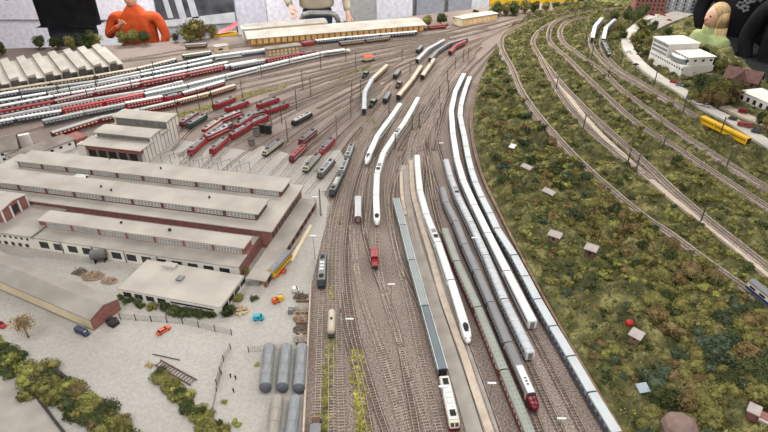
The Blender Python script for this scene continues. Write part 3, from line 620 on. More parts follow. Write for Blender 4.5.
_x=[[(262,92),(320,74),(390,55),(450,41)],[(270,95),(330,76),(395,57),(450,43)],[(285,101),(345,79),(400,60),(450,45)],[(318,108),(360,86),(400,66),(440,50)],[(330,112),(368,90),(405,68),(445,50)],[(398,150),(412,128),(434,100),(462,66),(482,46)],[(420,150),(426,130),(440,100),(464,66)],[(434,150),(440,125),(449,96),(466,70)],[(375,120),(394,98),(418,74),(452,48)],[(310,52),(380,43),(450,33)],[(320,66),(390,51),(450,38)],[(395,48),(440,41),(490,30),(520,20)]]
EM+=_x; ENAME+=['track in the upper throat, %s of those added between sidings and hill'%ORD[i] for i in range(len(_x))]
ENAME=[e.replace('of those added between','between') for e in ENAME]
for i,p in enumerate(EM): track(pxpath(p,.004),'empty ballasted '+ENAME[i],group='empty yard tracks',sl=m_sleepd if i%2 else m_sleep)
# slab beds and the island platform
ribbon('ground_track_slab',[(411,158),(417,185),(421,205),(431,245),(443,292),(458,335),(478,392),(503,470)],.05,0,.0036,m_slab,kind='structure')
ribbon('ground_service_slab',[(404,165),(405,190),(410,222),(421,262),(433,300),(447,342),(463,392),(486,470)],.055,0,.0036,m_slab,kind='structure')
tag(ribbon('island_platform',[(411,160),(413,190),(419,215),(431,255),(444,300),(463,352),(476,392),(498,455)],.026,0,.012,m_plat),'tan stone island platform left of the white express','platform')
tag(ribbon('service_walkway',[(401,172),(402,195),(406,216)],.016,0,.012,m_plat),'short pale walkway beside the teal grey train','walkway')
# ---------------------------------------------------------------- hill tracks
def hilltrack(pts,label,bed=True):
    D=catmull([(*U(p[0],p[1],p[2]+.008),p[2]+.006) for p in pts]); track(D,label,bed=bed,sl=m_sleepd); return D
DH1=hilltrack(H1,'lowest single track winding along the top of the green slope')
DL3=hilltrack(L3,'track right of the pale service path on the hillside'); DL2=hilltrack(L2,'track left of the pale service path on the hillside')
DL4=hilltrack(L4,'long middle hillside track curving down to the right edge'); DL5=hilltrack(L5,'hillside track next above the middle one with pale edges')
DL6=hilltrack(L6,'curved track carrying the white train behind the hillside'); DL7=hilltrack(L7,'curved track carrying the train next to the town road')
ribbon('service_path',[(556,80,.148),(575,106,.152),(594,128,.155),(612,146,.158),(640,171,.163),(668,196,.166),(700,221,.166),(740,253,.166),(780,286,.166)],.03,-.03,.004,m_plat,hill_=True,lab='pale gravel service path between two hillside tracks',cat='path')
ribbon('car_park',[(646,28,.2),(662,21,.2),(684,13,.2)],.2,-.03,.003,m_slab,hill_=True,lab='grey town car park below the brick and grey blocks',cat='car park')
ribbon('villa_forecourt',[(724,107,.205),(748,118,.205),(780,132,.205)],.07,-.03,.003,m_plat,hill_=True,lab='pale forecourt in front of the white villa',cat='forecourt')
m_road=M('town_road','a39e96','b9b4ab',scale=8,rough=.9)
ribbon('town_road',ROAD,.085,-.03,.004,m_road,hill_=True,lab='pale grey town road winding past the white office building',cat='road')
for i,(a,b) in enumerate(((288,305),)):
    P=seam(DH1,[751,800],0); put('bc',P[0],P[0]+(P[1]-P[0]).normalized()*.29,0,'blue and cream carriage entering at the right edge of the hillside','railway carriage')
def hrun(D,vals,ax,sts,name,desc):
    P=seam(D,vals,ax,.05)
    for i in range(len(P)-1): 
        put(sts[i],P[i],P[i+1],0,'%s, %s from near end of %s'%(desc[sts[i]],ORD[len(P)-2-i],name),'locomotive' if sts[i][0]=='e' else 'railway carriage','vehicles of '+name)
hrun(DL6[len(DL6)//5:],[18,26,38],1,['wr','wr'],'the left hill bend train',{'wr':'white roofed carriage'})
hrun(DL7[len(DL7)//6:],[19,27,39,52],1,['si','wr','eg'],'the right hill bend train',{'si':'silver grey carriage','wr':'white roofed carriage','eg':'dark green locomotive'})
A=Vector((*U(701,121,.21),.19)); B=Vector((*U(748,144,.21),.19)); 
for i in range(3):
    put('yel',A+(B-A)*i/3,A+(B-A)*(i+1)/3,0,'yellow flat roofed carriage, %s of the yellow row beside the road'%ORD[i],'railway carriage','yellow carriages beside the road')
TKD=kdtree.KDTree(len(TRK))
for i,p in enumerate(TRK): TKD.insert((p[0],p[1],0),i)
TKD.balance()
def tdist(x,y): return TKD.find((x,y,0))[2]
# ---------------------------------------------------------------- hill terrain
def lump(x,y,d,e):
    a=smooth((d-.022)/.05)*smooth((x-e-.01)/.07)
    return a*(.034*noise.noise(Vector((x*8,y*8,0)))+.026*noise.noise(Vector((x*22,y*22,3)))+.014*abs(noise.noise(Vector((x*50,y*50,7)))))
def terrain():
    y0,y1=.6,7.4; nx,ny=190,400; m=MB(); w=nx+1
    for j in range(ny+1):
        y=y0+(y1-y0)*j/ny; rx=2.61 if y<3.45 else 2.61+(y-3.45)*.2; e=xedge(y)-.012
        for i in range(nx+1):
            t=i/nx; x=e+(rx-e)*(t*.7+.3*t*t); d=tdist(x,y)
            h=hill(x,y)+lump(x,y,d,e) if i else -.01
            h=max(h,.004) if i else -.01
            if i==nx: h=min(h,.19)
            if d<.03: h-=.004
            m.v.append((x,y,h))
    for j in range(ny):
        for i in range(nx):
            a=j*w+i; m.f.append((a,a+1,a+w+1,a+w))
    return m
m_hill=M('hill_flock','3e4129','595738',scale=16,rough=1,c3='857f52',detail=10,bump=1,bscale=130,spec=.1)
struct(terrain().obj('ground_hill',m_hill,smooth=True))
# ---------------------------------------------------------------- plants
FM=[M('foliage_dark','384029','545b38',scale=40,rough=1,rnd=.2,spec=.1),M('foliage_olive','605d36','85804c',scale=40,rough=1,rnd=.2,spec=.1),M('foliage_brown','5f5236','81714c',scale=40,rough=1,rnd=.2,spec=.1),
    M('foliage_bright','747841','9b9b58',scale=40,rough=1,rnd=.15,spec=.1),M('foliage_blue','3c4738','56604a',scale=40,rough=1,rnd=.2,spec=.1),M('foliage_tan','9c8660','bba47c',scale=40,rough=1,rnd=.1,spec=.1)]
def foliage(n,leaf,seed,flat=.75,lobes=9,core=True):
    r=random.Random(seed); m=MB(); L=[]
    for i in range(lobes):
        a=r.uniform(0,6.28); q=r.uniform(.0,.62); L.append(((q*math.cos(a),q*math.sin(a),r.uniform(.12,.75)*flat),r.uniform(.3,.5)))
    if core:
        for (c,q) in L: m.rock(c,q*.72)
    for i in range(n):
        c,q=r.choice(L); a=r.uniform(0,6.28); z=r.uniform(-.5,1); s=math.sqrt(1-min(1,z*z)); rr=q*r.uniform(.75,1.15)
        p=Vector((c[0]+rr*s*math.cos(a),c[1]+rr*s*math.sin(a),max(0,c[2]+rr*z*flat)))
        u=Vector((r.uniform(-1,1),r.uniform(-1,1),r.uniform(-1,1))).normalized()*leaf*r.uniform(.6,1.5); v=u.orthogonal().normalized()*leaf*r.uniform(.4,.9)
        m.quad(tuple(p-u),tuple(p-v),tuple(p+u),tuple(p+v))
    return m
FMESH={}
def fmesh(kind,var,mi):
    k=(kind,var,mi)
    if k not in FMESH:
        n,leaf,fl,lo={'bush':(1300,.068,.75,11),'tree':(1500,.065,1.25,12),'low':(1000,.07,.5,10),'fine':(1500,.06,1.1,12)}[kind]
        FMESH[k]=foliage(n,leaf,var*17+3,fl,lo,kind!='fine').mesh(kind+'_foliage',FM[mi])
    return FMESH[k]
def plant(kind,x,y,z,r,mi,label,group,cat=None,name=None,trunk=0):
    var=R.randrange(4); nm=name or {'bush':'bush','low':'bush','tree':'tree','fine':'tree'}[kind]; cat=cat or nm
    if trunk:
        e=empty(nm,(x,y,z),R.uniform(0,6.28),label,cat,group)
        MB().cyl((0,0,-.02),(0,0,trunk+r*.5),r*.09,r*.05,6).obj('trunk',m_wood,e)
        o=bpy.data.objects.new('foliage',fmesh(kind,var,mi)); COL.objects.link(o); o.parent=e; o.location=(0,0,trunk); o.scale=(r,r,r*R.uniform(.9,1.2)); return e
    BUSH.append((r/(y+.8),kind,var,mi,(x,y,z-.15*r),R.uniform(0,6.28),(r*R.uniform(.8,1.25),r*R.uniform(.8,1.25),r*R.uniform(.75,1.1)),nm,label,cat,group))
BUSH=[]
LAND=[(554,240,'the upper pale roofed garden hut'),(590,254,'the reddish garden hut'),(630,330,'the red tent'),(641,393,'the tiny blue grey hut'),(526,171,'the highest narrow hut'),(548,196,'the second narrow hut'),(676,425,'the brown domed roof'),(757,415,'the broken shed'),(495,110,'the hidden upper end of the light blue train'),
 (512,150,'the tiny white roofed hut'),(755,290,'the blue and cream carriage'),(600,215,'the first bend of the lowest hill track'),(660,270,'the lowest hill track'),(700,330,'the bare middle slope'),(645,300,'the slope above the red tent'),(720,360,'the low part between coach and domed roof'),(680,395,'the thicket right of the blue grey hut'),(735,395,'the broken shed roof'),(560,150,'the upper part of the lowest hill track'),(530,140,'the bulge below the upper hill track'),(620,240,'the middle bend of the lowest track'),(700,285,'the final stretch of the lowest track'),(590,330,'the light blue train')]
def near(px,py): return min(LAND,key=lambda l:(l[0]-px)**2+(l[1]-py)**2)[2]
def make_bushes():
    B=sorted(BUSH,key=lambda b:-b[0]); by={}
    for _,kind,var,mi,loc,rz,sc,nm,label,cat,group in B[:290]:
        o=bpy.data.objects.new(nm,fmesh(kind,var,mi)); COL.objects.link(o); o.location=loc; o.rotation_euler=(0,0,rz); o.scale=sc; tag(o,label,cat,group)
    base=[foliage(230,.13,k*5+1,.75,6) for k in range(3)]; V=[]; Fc=[]; MI=[]
    for k,(_,kind,var,mi,loc,rz,sc,nm,label,cat,group) in enumerate(B[290:]):
        m=base[k%3]; n=len(V); c,q=math.cos(rz),math.sin(rz)
        for a,b_,d in m.v: a*=sc[0]; b_*=sc[1]; V.append((loc[0]+a*c-b_*q,loc[1]+a*q+b_*c,loc[2]+d*sc[2]))
        for f in m.f: Fc.append(tuple(n+i for i in f)); MI.append(mi)
    me=bpy.data.meshes.new('undergrowth'); me.from_pydata(V,[],Fc)
    for f in FM: me.materials.append(f)
    me.polygons.foreach_set('material_index',MI); me.update(); o=bpy.data.objects.new('undergrowth',me); COL.objects.link(o)
    tag(o,'small tangled undergrowth filling the gaps between the hillside bushes','undergrowth',kind='stuff')
def inpoly(x,y,P):
    c=False; j=len(P)-1
    for i in range(len(P)):
        if (P[i][1]>y)!=(P[j][1]>y) and x<(P[j][0]-P[i][0])*(y-P[i][1])/(P[j][1]-P[i][1])+P[i][0]: c=not c
        j=i
    return c
KEEP=[]   # (x,y,r) spots to leave clear
def scatter(poly,n,rs,mis,labf,group,kind='bush',clear=.03,sep=.6,trunk=0):
    xs=[p[0] for p in poly]; ys=[p[1] for p in poly]; got=[]; tries=0
    while len(got)<n and tries<n*40:
        tries+=1; px=R.uniform(min(xs),max(xs)); py=R.uniform(min(ys),max(ys))
        if not inpoly(px,py,poly): continue
        x,y,z=UH(px,py); r=R.uniform(*rs)
        if tdist(x,y)<clear+r*.85: continue
        if any((x-a)**2+(y-b)**2<(c+r*.6)**2 for a,b,c in KEEP): continue
        if any((x-a)**2+(y-b)**2<((c+r)*sep)**2 for a,b,c in got): continue
        got.append((x,y,r)); mi=R.choice(mis); lb,g=labf(px,py,mi)
        plant(kind,x,y,z,r,mi,lb,g,trunk=trunk)
    return got
MN=['dark green','olive green','brownish','bright yellow-green','bluish green','tan']
for px,py,r in [(556,238,.05),(591,252,.05),(628,324,.03),(635,337,.05),(640,393,.04),(527,168,.035),(547,195,.04),(676,430,.06),(756,422,.07)]: x,y,z=UH(px,py); KEEP.append((x,y,r))
slopeU=[(482,70),(500,50),(508,75),(530,115),(562,150),(600,190),(575,232),(540,225),(515,205),(495,165),(482,120)]
slopeM=[(562,150),(640,220),(745,295),(720,330),(650,300),(600,245),(575,232),(600,190)]
slopeL=[(650,300),(768,310),(790,440),(640,440),(650,380),(680,350)]
gard=[(500,190),(545,230),(600,250),(650,300),(655,380),(640,430),(600,370),(560,300),(520,225)]
def lab1(what):
    return lambda a,b,m:(MN[m]+' bush '+what+' '+near(a,b),MN[m]+' bushes near '+near(a,b))
scatter(slopeU,190,(.02,.048),[0,1,1,4,2,3,1,0],lab1('on the slope near'),None,clear=-.012,sep=.42)
scatter(slopeM,180,(.02,.055),[1,2,1,0,2,3,1],lab1('on the slope near'),None,clear=-.012,sep=.42)
scatter(slopeL,150,(.03,.065),[1,2,1,0,4,1],lab1('in the thicket near'),None,clear=-.005,sep=.4)
scatter(gard,120,(.016,.036),[0,4,0,1,1,2,3],lab1('low in the allotments near'),None,kind='low',clear=.0)
STR=[(560,60,'the top bend'),(600,110,'the upper path end'),(650,170,'the middle of the path'),(710,230,'the lower path end'),(760,280,'the right edge')]
def lab2(what):
    def f(a,b,m):
        q=min(STR,key=lambda l:(l[0]-a)**2+(l[1]-b)**2)[2]; return (MN[m]+' bush '+what+' near '+q,MN[m]+' bushes '+what+' near '+q)
    return f
b1=[(510,28),(530,22),(548,60),(560,90),(620,150),(700,225),(768,285),(768,300),(700,250),(640,205),(562,137),(522,80),(505,45)]
b2=[(556,60),(640,130),(768,220),(768,260),(700,205),(620,135),(562,80)]
b3=[(562,50),(600,80),(680,140),(768,200),(768,165),(700,125),(620,72),(585,50),(575,25)]
scatter(b1,130,(.016,.034),[1,3,1,0,1],lab2('below the gravel path'),None,clear=.0,sep=.45)
scatter(b2,110,(.016,.036),[1,3,0,1,1],lab2('above the gravel path'),None,clear=.0,sep=.45)
scatter(b3,110,(.014,.03),[1,3,1,2],lab2('below the town road'),None,clear=.0,sep=.45)
scatter([(604,25),(650,14),(640,60),(618,45)],26,(.03,.05),[0,1,2],lambda a,b,m:(MN[m]+' bush inside the bend of the far curved tracks','far bend '+MN[m]+' bushes'),None,clear=-.01,sep=.45)
scatter([(560,8),(630,4),(640,14),(600,18),(565,18)],26,(.03,.055),[0,1],lambda a,b,m:(MN[m]+' bush on the far hill near the back wall','far hill '+MN[m]+' bushes'),None,clear=-.01,sep=.45)
scatter([(655,70),(690,70),(720,110),(768,140),(768,150),(700,120),(660,90)],16,(.02,.04),[0,1,2],lambda a,b,m:(MN[m]+' bush beside the town road','road side '+MN[m]+' bushes'),None,clear=.03,sep=.45)
def hillgrass():
    m=MB(); n_=0
    for _ in range(95000):
        y=.9+6.2*R.random()**1.6; e=xedge(y)-.012; x=R.uniform(e+.004,min(2.6,e+(1.7 if y<3 else 2.0))); d=tdist(x,y)
        if d<.023: continue
        q=X(x,y,.1)
        if q[0]>790 or q[1]>445: continue
        if q[0]>700 and q[1]<110: continue
        z=hill(x,y)+lump(x,y,d,e); s=R.uniform(.002,.0052)*(1+y*.18)
        for k in range(2):
            u=Vector((R.uniform(-1,1),R.uniform(-1,1),R.uniform(-.2,1.3)))*s; v=Vector((R.uniform(-1,1),R.uniform(-1,1),R.uniform(.0,.6)))*s*.5; p=Vector((x,y,z+s*.6))
            m.quad(tuple(p-u),tuple(p-v),tuple(p+u),tuple(p+v))
    o=m.obj('ground_foliage',M('ground_flock','41442c','6a6642',scale=13,rough=1,c3='969056',detail=12,spec=.1)); tag(o,'loose green and olive ground foliage covering the whole hillside','foliage',kind='stuff')
hillgrass()
# grass tufts in the yard
def verge(pts,w,n,mat,label):
    D=catmull([(*U(p[0],p[1]),0) for p in pts]); m=MB()
    for _ in range(n):
        i=R.randrange(len(D)-1); p=D[i]+(D[i+1]-D[i])*R.random(); nn=offs(D,i)*R.gauss(0,w*.4); p=p+nn; s=R.uniform(.003,.007)
        for k in range(3):
            u=Vector((R.uniform(-1,1),R.uniform(-1,1),R.uniform(-.2,.5)))*s; v=Vector((R.uniform(-1,1),R.uniform(-1,1),R.uniform(.2,1)))*s
            q=p+Vector((0,0,s*.4)); m.quad(tuple(q-u),tuple(q-v),tuple(q+u),tuple(q+v))
    tag(m.obj('grass_verge',mat),label,'grass',kind='stuff')
yg=M('yellow_grass','8d8a4c','aaa45e',scale=30,rough=1,c3='c0b565',spec=.1)
verge([(333,337),(330,360),(327,390),(324,432)],.024,700,m_grass,'green and yellow grass strip behind the beige tank wagon')
verge([(356,350),(359,380),(362,432),(366,470)],.03,1000,yg,'yellow moss strip between the bottom left yard tracks')
verge([(331,285),(333,300)],.015,80,yg,'small grass patch above the beige tank wagon')
verge([(170,118),(200,110),(245,96),(285,86)],.07,1600,yg,'yellow green grass strip between sidings and depot')
verge([(330,85),(350,75),(372,66)],.05,500,m_grass,'sparse grass at the throat of the depot tracks')
verge([(371,115),(374,125),(376,132)],.03,200,m_grass,'grass patch below the left curve')
verge([(312,170),(322,175)],.02,60,m_grass,'small weeds at the apron edge')
verge([(340,226),(342,215)],.012,60,m_grass,'small weeds beside the lone black locomotive track')
# ---------------------------------------------------------------- buildings
class Bld:
    def __init__(s,name,label,A,Bp,z=0,cat='building',group=None):
        s.A=A; d=(Bp[0]-A[0],Bp[1]-A[1]); s.L=math.hypot(*d); s.a=math.atan2(d[1],d[0]); s.z=z
        s.r=empty(name,(A[0],A[1],z),s.a,label,cat,group); KEEP.append(((A[0]+Bp[0])/2,(A[1]+Bp[1])/2,s.L*.6))
    def loc(s,px,py,h):
        x,y=U(px,py,h+s.z); x-=s.A[0]; y-=s.A[1]; c,q=math.cos(s.a),math.sin(s.a); return (x*c+y*q,-x*q+y*c)
    def box(s,part,u0,u1,v0,v1,z0,z1,mat): return MB().box(u0,u1,v0,v1,z0,z1).obj(part,mat,s.r)
    def gable(s,part,u0,u1,v0,v1,z0,z1,mat,wall=None,t=.004,o=.006,ax=0):
        m=MB(); c=(v0+v1)/2 if ax==0 else (u0+u1)/2; q=z1-z0
        if ax==0:
            k=o*q/(c-v0)
            m.loft([[(x,v0-o,z0-k),(x,c,z1),(x,v1+o,z0-k),(x,v1+o,z0-k+t),(x,c,z1+t),(x,v0-o,z0-k+t)] for x in (u0-o,u1+o)])
            if wall: MB().loft([[(x,v0,z0-.001),(x,c,z1),(x,v1,z0-.001)] for x in (u0,u1)]).obj('gable_wall',wall,s.r)
        else:
            k=o*q/(c-u0)
            m.loft([[(u0-o,y,z0-k),(c,y,z1),(u1+o,y,z0-k),(u1+o,y,z0-k+t),(c,y,z1+t),(u0-o,y,z0-k+t)] for y in (v0-o,v1+o)])
            if wall: MB().loft([[(u0,y,z0-.001),(c,y,z1),(u1,y,z0-.001)] for y in (v0,v1)]).obj('gable_wall',wall,s.r)
        return m.obj(part,mat,s.r)
    def win(s,u,z,w,h,v=0,face='f',mat=None,name='window',frame=None,bars=0):
        m=MB(); e=.0012
        def bx(a,b,z0,z1,e0,e1):
            if face=='f': m.box(a,b,v-e1,v-e0,z0,z1)
            else: m.box(v+e0,v+e1,a,b,z0,z1)
        bx(u,u+w,z,z+h,-.001,e)
        if bars:
            o=m.obj(name,frame or m_frame,s.r); m=MB(); q=w/bars
            for i in range(bars):
                bx(u+i*q+q*.12,u+(i+1)*q-q*.12,z+h*.12,z+h*.46,e,e*1.5); bx(u+i*q+q*.12,u+(i+1)*q-q*.12,z+h*.54,z+h*.88,e,e*1.5)
            m.obj('pane',M('milky_pane','7f8180','94968f',scale=30,rough=.4),o); return o
        return m.obj(name,mat or m_glass,s.r)
# long workshop hall and annex
ANG=math.radians(-12.5)
def along(A,L): return (A[0]+L*math.cos(ANG),A[1]+L*math.sin(ANG))
O=(-1.605,2.05)
b=Bld('workshop_annex','white fronted workshop annex with a glazed roof monitor before the brick hall',O,along(O,1.0))
b.box('front_wall',0,1.01,.02,.03,0,.063,m_white); b.box('lower_roof',-.002,1.014,.018,.11,.063,.067,m_roof2); b.box('inner_wall',0,1.01,.11,.2,.0,.066,m_brick)
b.box('monitor_wall',-.02,1.0,.105,.186,.067,.1,m_brick); b.box('monitor_roof',-.025,1.006,.101,.192,.1,.105,m_roof); b.box('back_roof',0,1.01,.18,.245,.067,.07,m_roof2)
b.box('right_wall',.995,1.012,.03,.25,0,.063,m_brick)
for i in range(7): b.win(.02+i*.141,.0705,.125,.027,.105,bars=9,name='window')
for i in range(13):
    u=.035+i*.074
    if i==4: b.win(u,.0,.045,.05,.02,mat=m_dark,name='door')
    else: b.win(u,.016,.046,.034,.02,mat=m_glass)
for u in (.15,.31,.47,.63): b.box('downpipe',u,u+.003,.015,.02,0,.063,m_grey)
b.box('roof_vent',.62,.63,.15,.16,.105,.117,m_dark); b.box('roof_vent',.37,.378,.16,.168,.105,.113,m_dark)
A0=(O[0]+.0*math.cos(ANG)-.25*math.sin(ANG)*1,O[1]+.25*math.cos(ANG)); A0=(O[0]-.25*math.sin(ANG),O[1]+.25*math.cos(ANG))
b=Bld('workshop_hall','largest grey roofed brick workshop hall with two raised glazed monitors',A0,along(A0,1.06))
b.box('hall_wall',-.6,1.06,.005,.42,0,.1,m_brick); 
rr=[]
for u in (-.62,1.075): rr.append([(u,-.005,.1),(u,-.005,.105),(u,.22,.112),(u,.425,.108),(u,.425,.1)])
MB().loft(rr).obj('main_roof',m_roof,b.r)
for (v0,v1,u0,u1,nm) in ((.065,.185,-.62,.975,10),(.285,.405,-.5,1.005,10)):
    b.box('monitor_wall',u0,u1,v0,v1,.105,.142,m_brickd)
    rr=[[(u,v0-.005,.142),(u,v0-.005,.146),(u,v1+.005,.15),(u,v1+.005,.142)] for u in (u0-.01,u1+.012)]; MB().loft(rr).obj('monitor_roof',m_roof,b.r)
    w=(u1-u0)/nm
    for i in range(nm): b.win(u0+i*w+.01,.115,w-.02,.025,v0,bars=8)
for i in range(10): b.win(.03+i*.038,.02,.02,.05,1.06,face='r',mat=m_glass)
for u,v,z in ((-.05,.24,.11),(-.02,.4,.142),(.31,.36,.142),(.13,.12,.142),(.7,.14,.142),(.2,.1,.142)): b.box('roof_vent',u,u+.006,v,v+.006,z,z+.018,m_dark)
b.box('skylight',-.12,-.05,.215,.265,.11,.122,m_frame)
b.box('canopy_roof',1.062,1.15,-.27,.4,.042,.046,m_roof2); b.box('canopy_wall',1.14,1.145,-.26,.4,0,.042,m_brick)
for i in range(11): b.win(-.24+i*.057,.01,.03,.024,1.145,face='r',mat=m_dark,name='opening')
# office wing and stair tower at the left
A2=(O[0]-.3*math.cos(ANG),O[1]-.3*math.sin(ANG))
b=Bld('office_wing','white office wing with two rows of small windows at the left frame edge',A2,along(A2,.3))
b.box('wall',-.5,.3,.02,.25,0,.072,m_white); b.box('roof',-.51,.31,.01,.26,.072,.077,m_roof2)
for i in range(26): b.win(-.48+i*.03,.046,.011,.012,.02); 
for i in range(20): b.win(-.47+i*.038,.006,.018,.018,.02,name='door' if i%3==0 else 'window')
for v in (.06,.12,.18): b.win(v,.046,.02,.014,.3,face='r')
A3=U(-55,206,.13); b=Bld('brick_gatehouse','brick and concrete panelled building with pale sloping roof at the left edge',(A3[0],A3[1]),(A3[0]+.26*math.cos(ANG),A3[1]+.26*math.sin(ANG)))
b.r.location.z=.077; q=b.loc(41,192,.06)
b.box('wall',0,.31,0,.16,0,.062,m_brick); b.gable('roof',0,.31,0,.16,.062,.075,m_roof,wall=m_brick,o=.003)
for i in range(4): b.box('concrete_pillar',.31,.314,i*.05,i*.05+.008,0,.062,m_frame)
for i in range(3): b.win(.014+i*.05,.012,.03,.042,.311,face='r',mat=m_glass if i==1 else m_brick)
for i in range(5): b.win(.03+i*.055,.01,.03,.03,0)
# engine shed
A4=(-1.79,2.985); b=Bld('engine_shed','engine shed with white side walls, brick door front and two raised roofs',A4,(-1.408,2.9)); L=b.L
b.box('side_wall',0,L,.02,.4,.0,.098,m_white); b.box('door_front',.02,L,.0,.03,.072,.098,m_brick); b.box('corner_pillar',-.02,.03,-.006,.04,0,.1,m_white)
for i in range(5): b.box('engine_door',.04+i*.068,.095+i*.068,.005,.022,0,.072,m_dark); b.box('door_pillar',.095+i*.068,.106+i*.068,-.002,.02,0,.072,m_grey)
b.box('front_roof',-.01,L+.01,-.01,.12,.098,.102,m_roof)
for v0,v1,z in ((.11,.22,.13),(.3,.42,.152)):
    b.box('monitor_wall',.03,L+.004,v0,v1,.09,z,m_white)
    MB().loft([[(u,v0-.006,z),(u,v0-.006,z+.004),(u,v0+.03,z+.009),(u,v1-.02,z+.01),(u,v1+.006,z+.006),(u,v1+.006,z)] for u in (.02,L+.012)]).obj('monitor_roof',m_roof,b.r)
    b.box('monitor_louvre',.04,L,v0-.002,v0,.105,z-.004,m_grey)
b.box('valley_roof',0,L+.01,.22,.3,.098,.108,m_roof2)
for i in range(11): v=.02+i*.037; b.box('wall_batten',L+.004,L+.006,v,v+.003,0,.13 if .11<v<.22 else .15 if v>.3 else .098,m_grey)
# saw tooth shed
A5=(-3.06,3.965); B5=(-2.19,4.6); b=Bld('carriage_shed','pale carriage shed with a row of raised parallel roofs at the upper left',A5,B5); n=9; L=b.L
b.box('shed_wall',-.5,L,.01,.62,0,.075,M('shed_grey','5f5a55','75706a',scale=20)); b.box('base_roof',-.5,L+.01,.0,.63,.075,.08,m_roof)
for i in range(-4,n):
    u=i*L/n+.02; w=L/n*.5
    MB().loft([[(u,v,.08),(u,v,.108),(u+w,v,.118),(u+w,v,.08)] for v in (-.005,.62)]).obj('roof_monitor',m_roof,b.r)
    b.win(u+.004,.02,w-.008,.075,-.005,mat=M('shed_door','4a4541','5b5651',scale=20),name='shed_door'); b.box('front_pillar',u-.01,u-.004,-.004,.01,0,.08,m_frame)
    b.win(u+w+.006,.015,w*.6,.045,.01,mat=M('shed_door2','3f3b38','4c4744',scale=20),name='shed_door')
# grey gabled house
A6=U(-30,170,0); B6=U(21,160,0); b=Bld('gabled_office','dark roofed gabled office with white window front at the left edge',A6,B6); L=b.L
b.box('wall',-.1,L,0,.24,0,.075,m_white); b.gable('roof',-.1,L,0,.24,.075,.115,m_roofd,wall=m_brickd,o=.01); b.box('end_wall',L,L+.003,0,.24,0,.075,m_brickd)
for r_ in range(2):
    for i in range(7): b.win(-.08+i*.042,.018+r_*.03,.016,.014,0)
for i in range(3): b.win(.04+i*.06,.03,.016,.02,L+.003,face='r')
b.box('chimney_block',L+.01,L+.07,.17,.2,0,.085,m_white)
# strip office
A7=U(42,161,.0); B7=U(76,148,0); b=Bld('low_office','low white office with grey flat roof between the hall and engine shed',A7,B7); L=b.L
b.box('wall',-.12,L,0,.12,0,.055,m_white); b.box('roof',-.13,L+.01,-.01,.13,.055,.06,m_roofd)
for i in range(6): b.win(-.1+i*.055,.03,.018,.014,0)
b.box('end_wing',L+.01,L+.09,.0,.12,0,.05,m_brick)
# long gabled store in the foreground
A8=U(-75,257,0); B8=U(94,331,0); b=Bld('long_store','long gabled store with cream side wall and brick end in the foreground',A8,B8); L=b.L
v=.13; b.box('side_wall',0,L,0,v,0,.056,m_cream); b.gable('roof',0,L,0,v,.056,.076,M('store_roofing','857f77','97918a',scale=9,rough=.9),wall=m_brick,o=.003); b.box('end_wall',L,L+.002,0,v,0,.056,m_brick)
b.box('plinth',0,L+.004,-.002,0,0,.006,m_grey)
b.box('loading_bin',L+.03,L+.06,.04,.07,0,.02,m_dark)
# white flat building
A9=U(121,298,0); B9=U(222,317,0); b=Bld('flat_office','white flat roofed building with dark windows in the middle of the concrete yard',A9,B9); L=b.L
vd=b.loc(245,272,.05)[1]*.88
b.box('wall',0,L,0,vd,0,.048,m_white); b.box('roof',-.001,L+.002,-.0015,vd+.003,.048,.051,m_roof)
for i in range(4): b.win(.02+i*.052,.014,.036,.024,0)
b.win(.235,.026,.19,.008,0)
for i in range(4): b.win(.015+i*.05,.015,.042,.022,L,face='r',mat=m_glass)
b.box('roof_skylight',.2,.225,.1,.13,.052,.06,m_grey); b.box('roof_hut',.1,.15,vd-.03,vd-.008,.05,.06,m_white); b.box('hut_roof',.095,.155,vd-.034,vd-.004,.06,.063,m_roof)
# station at the back
A10=U(250,47.5,0); B10=U(424,33,0); b=Bld('station_hall','long low station hall with pale roof and warm lit arches at the back',A10,B10); L=b.L
b.box('wall',0,L,.03,.3,0,.085,M('station_ochre','a07f55','b99768',scale=14)); 
MB().loft([[(u,-.02,.085),(u,.16,.108),(u,.34,.085),(u,.34,.08),(u,-.02,.08)] for u in (-.02,L+.02)]).obj('roof',m_roof,b.r)
for i in range(30): b.win(.02+i*L/30,.02,L/30*.7,.045,.03,mat=m_lit,name='lit_arch')
A=U(247,40,0); b=Bld('station_office','grey roofed narrow building behind the lit station hall',A,U(328,33,0)); b.box('wall',0,b.L,0,.2,0,.105,m_cream); b.gable('roof',0,b.L,0,.2,.105,.12,m_roof2)
A=U(268,58,0); b=Bld('signal_box','beige signal box with lit windows among the upper sidings',A,U(301,53.5,0)); b.box('wall',0,b.L,0,.08,0,.075,M('signal_beige','8f8872','a39c86',scale=20)); b.box('roof',-.01,b.L+.01,-.01,.09,.075,.08,m_roofd)
for i in range(8): b.win(.015+i*b.L/8.5,.045,.018,.016,0,mat=m_lit,name='lit_window'); b.win(.015+i*b.L/8.5,.015,.018,.016,0,mat=m_cream)
A=U(217,53,0); b=Bld('pump_house','small cream pump house behind the upper sidings',A,U(229,51,0)); b.box('wall',0,b.L,0,.08,0,.05,m_cream); b.box('roof',-.008,b.L+.008,-.008,.088,.05,.055,m_roof2); b.win(.02,.02,.04,.015,0)
A=U(462,27,0); b=Bld('goods_hall','small lit cream goods hall left of the yellow wall',A,U(497,21,0)); b.box('wall',0,b.L,0,.14,0,.08,m_cream); b.box('roof',-.01,b.L+.01,-.01,.15,.08,.085,m_roof)
for i in range(7): b.win(.02+i*b.L/7.4,.02,b.L/12,.04,0,mat=m_lit,name='lit_window')
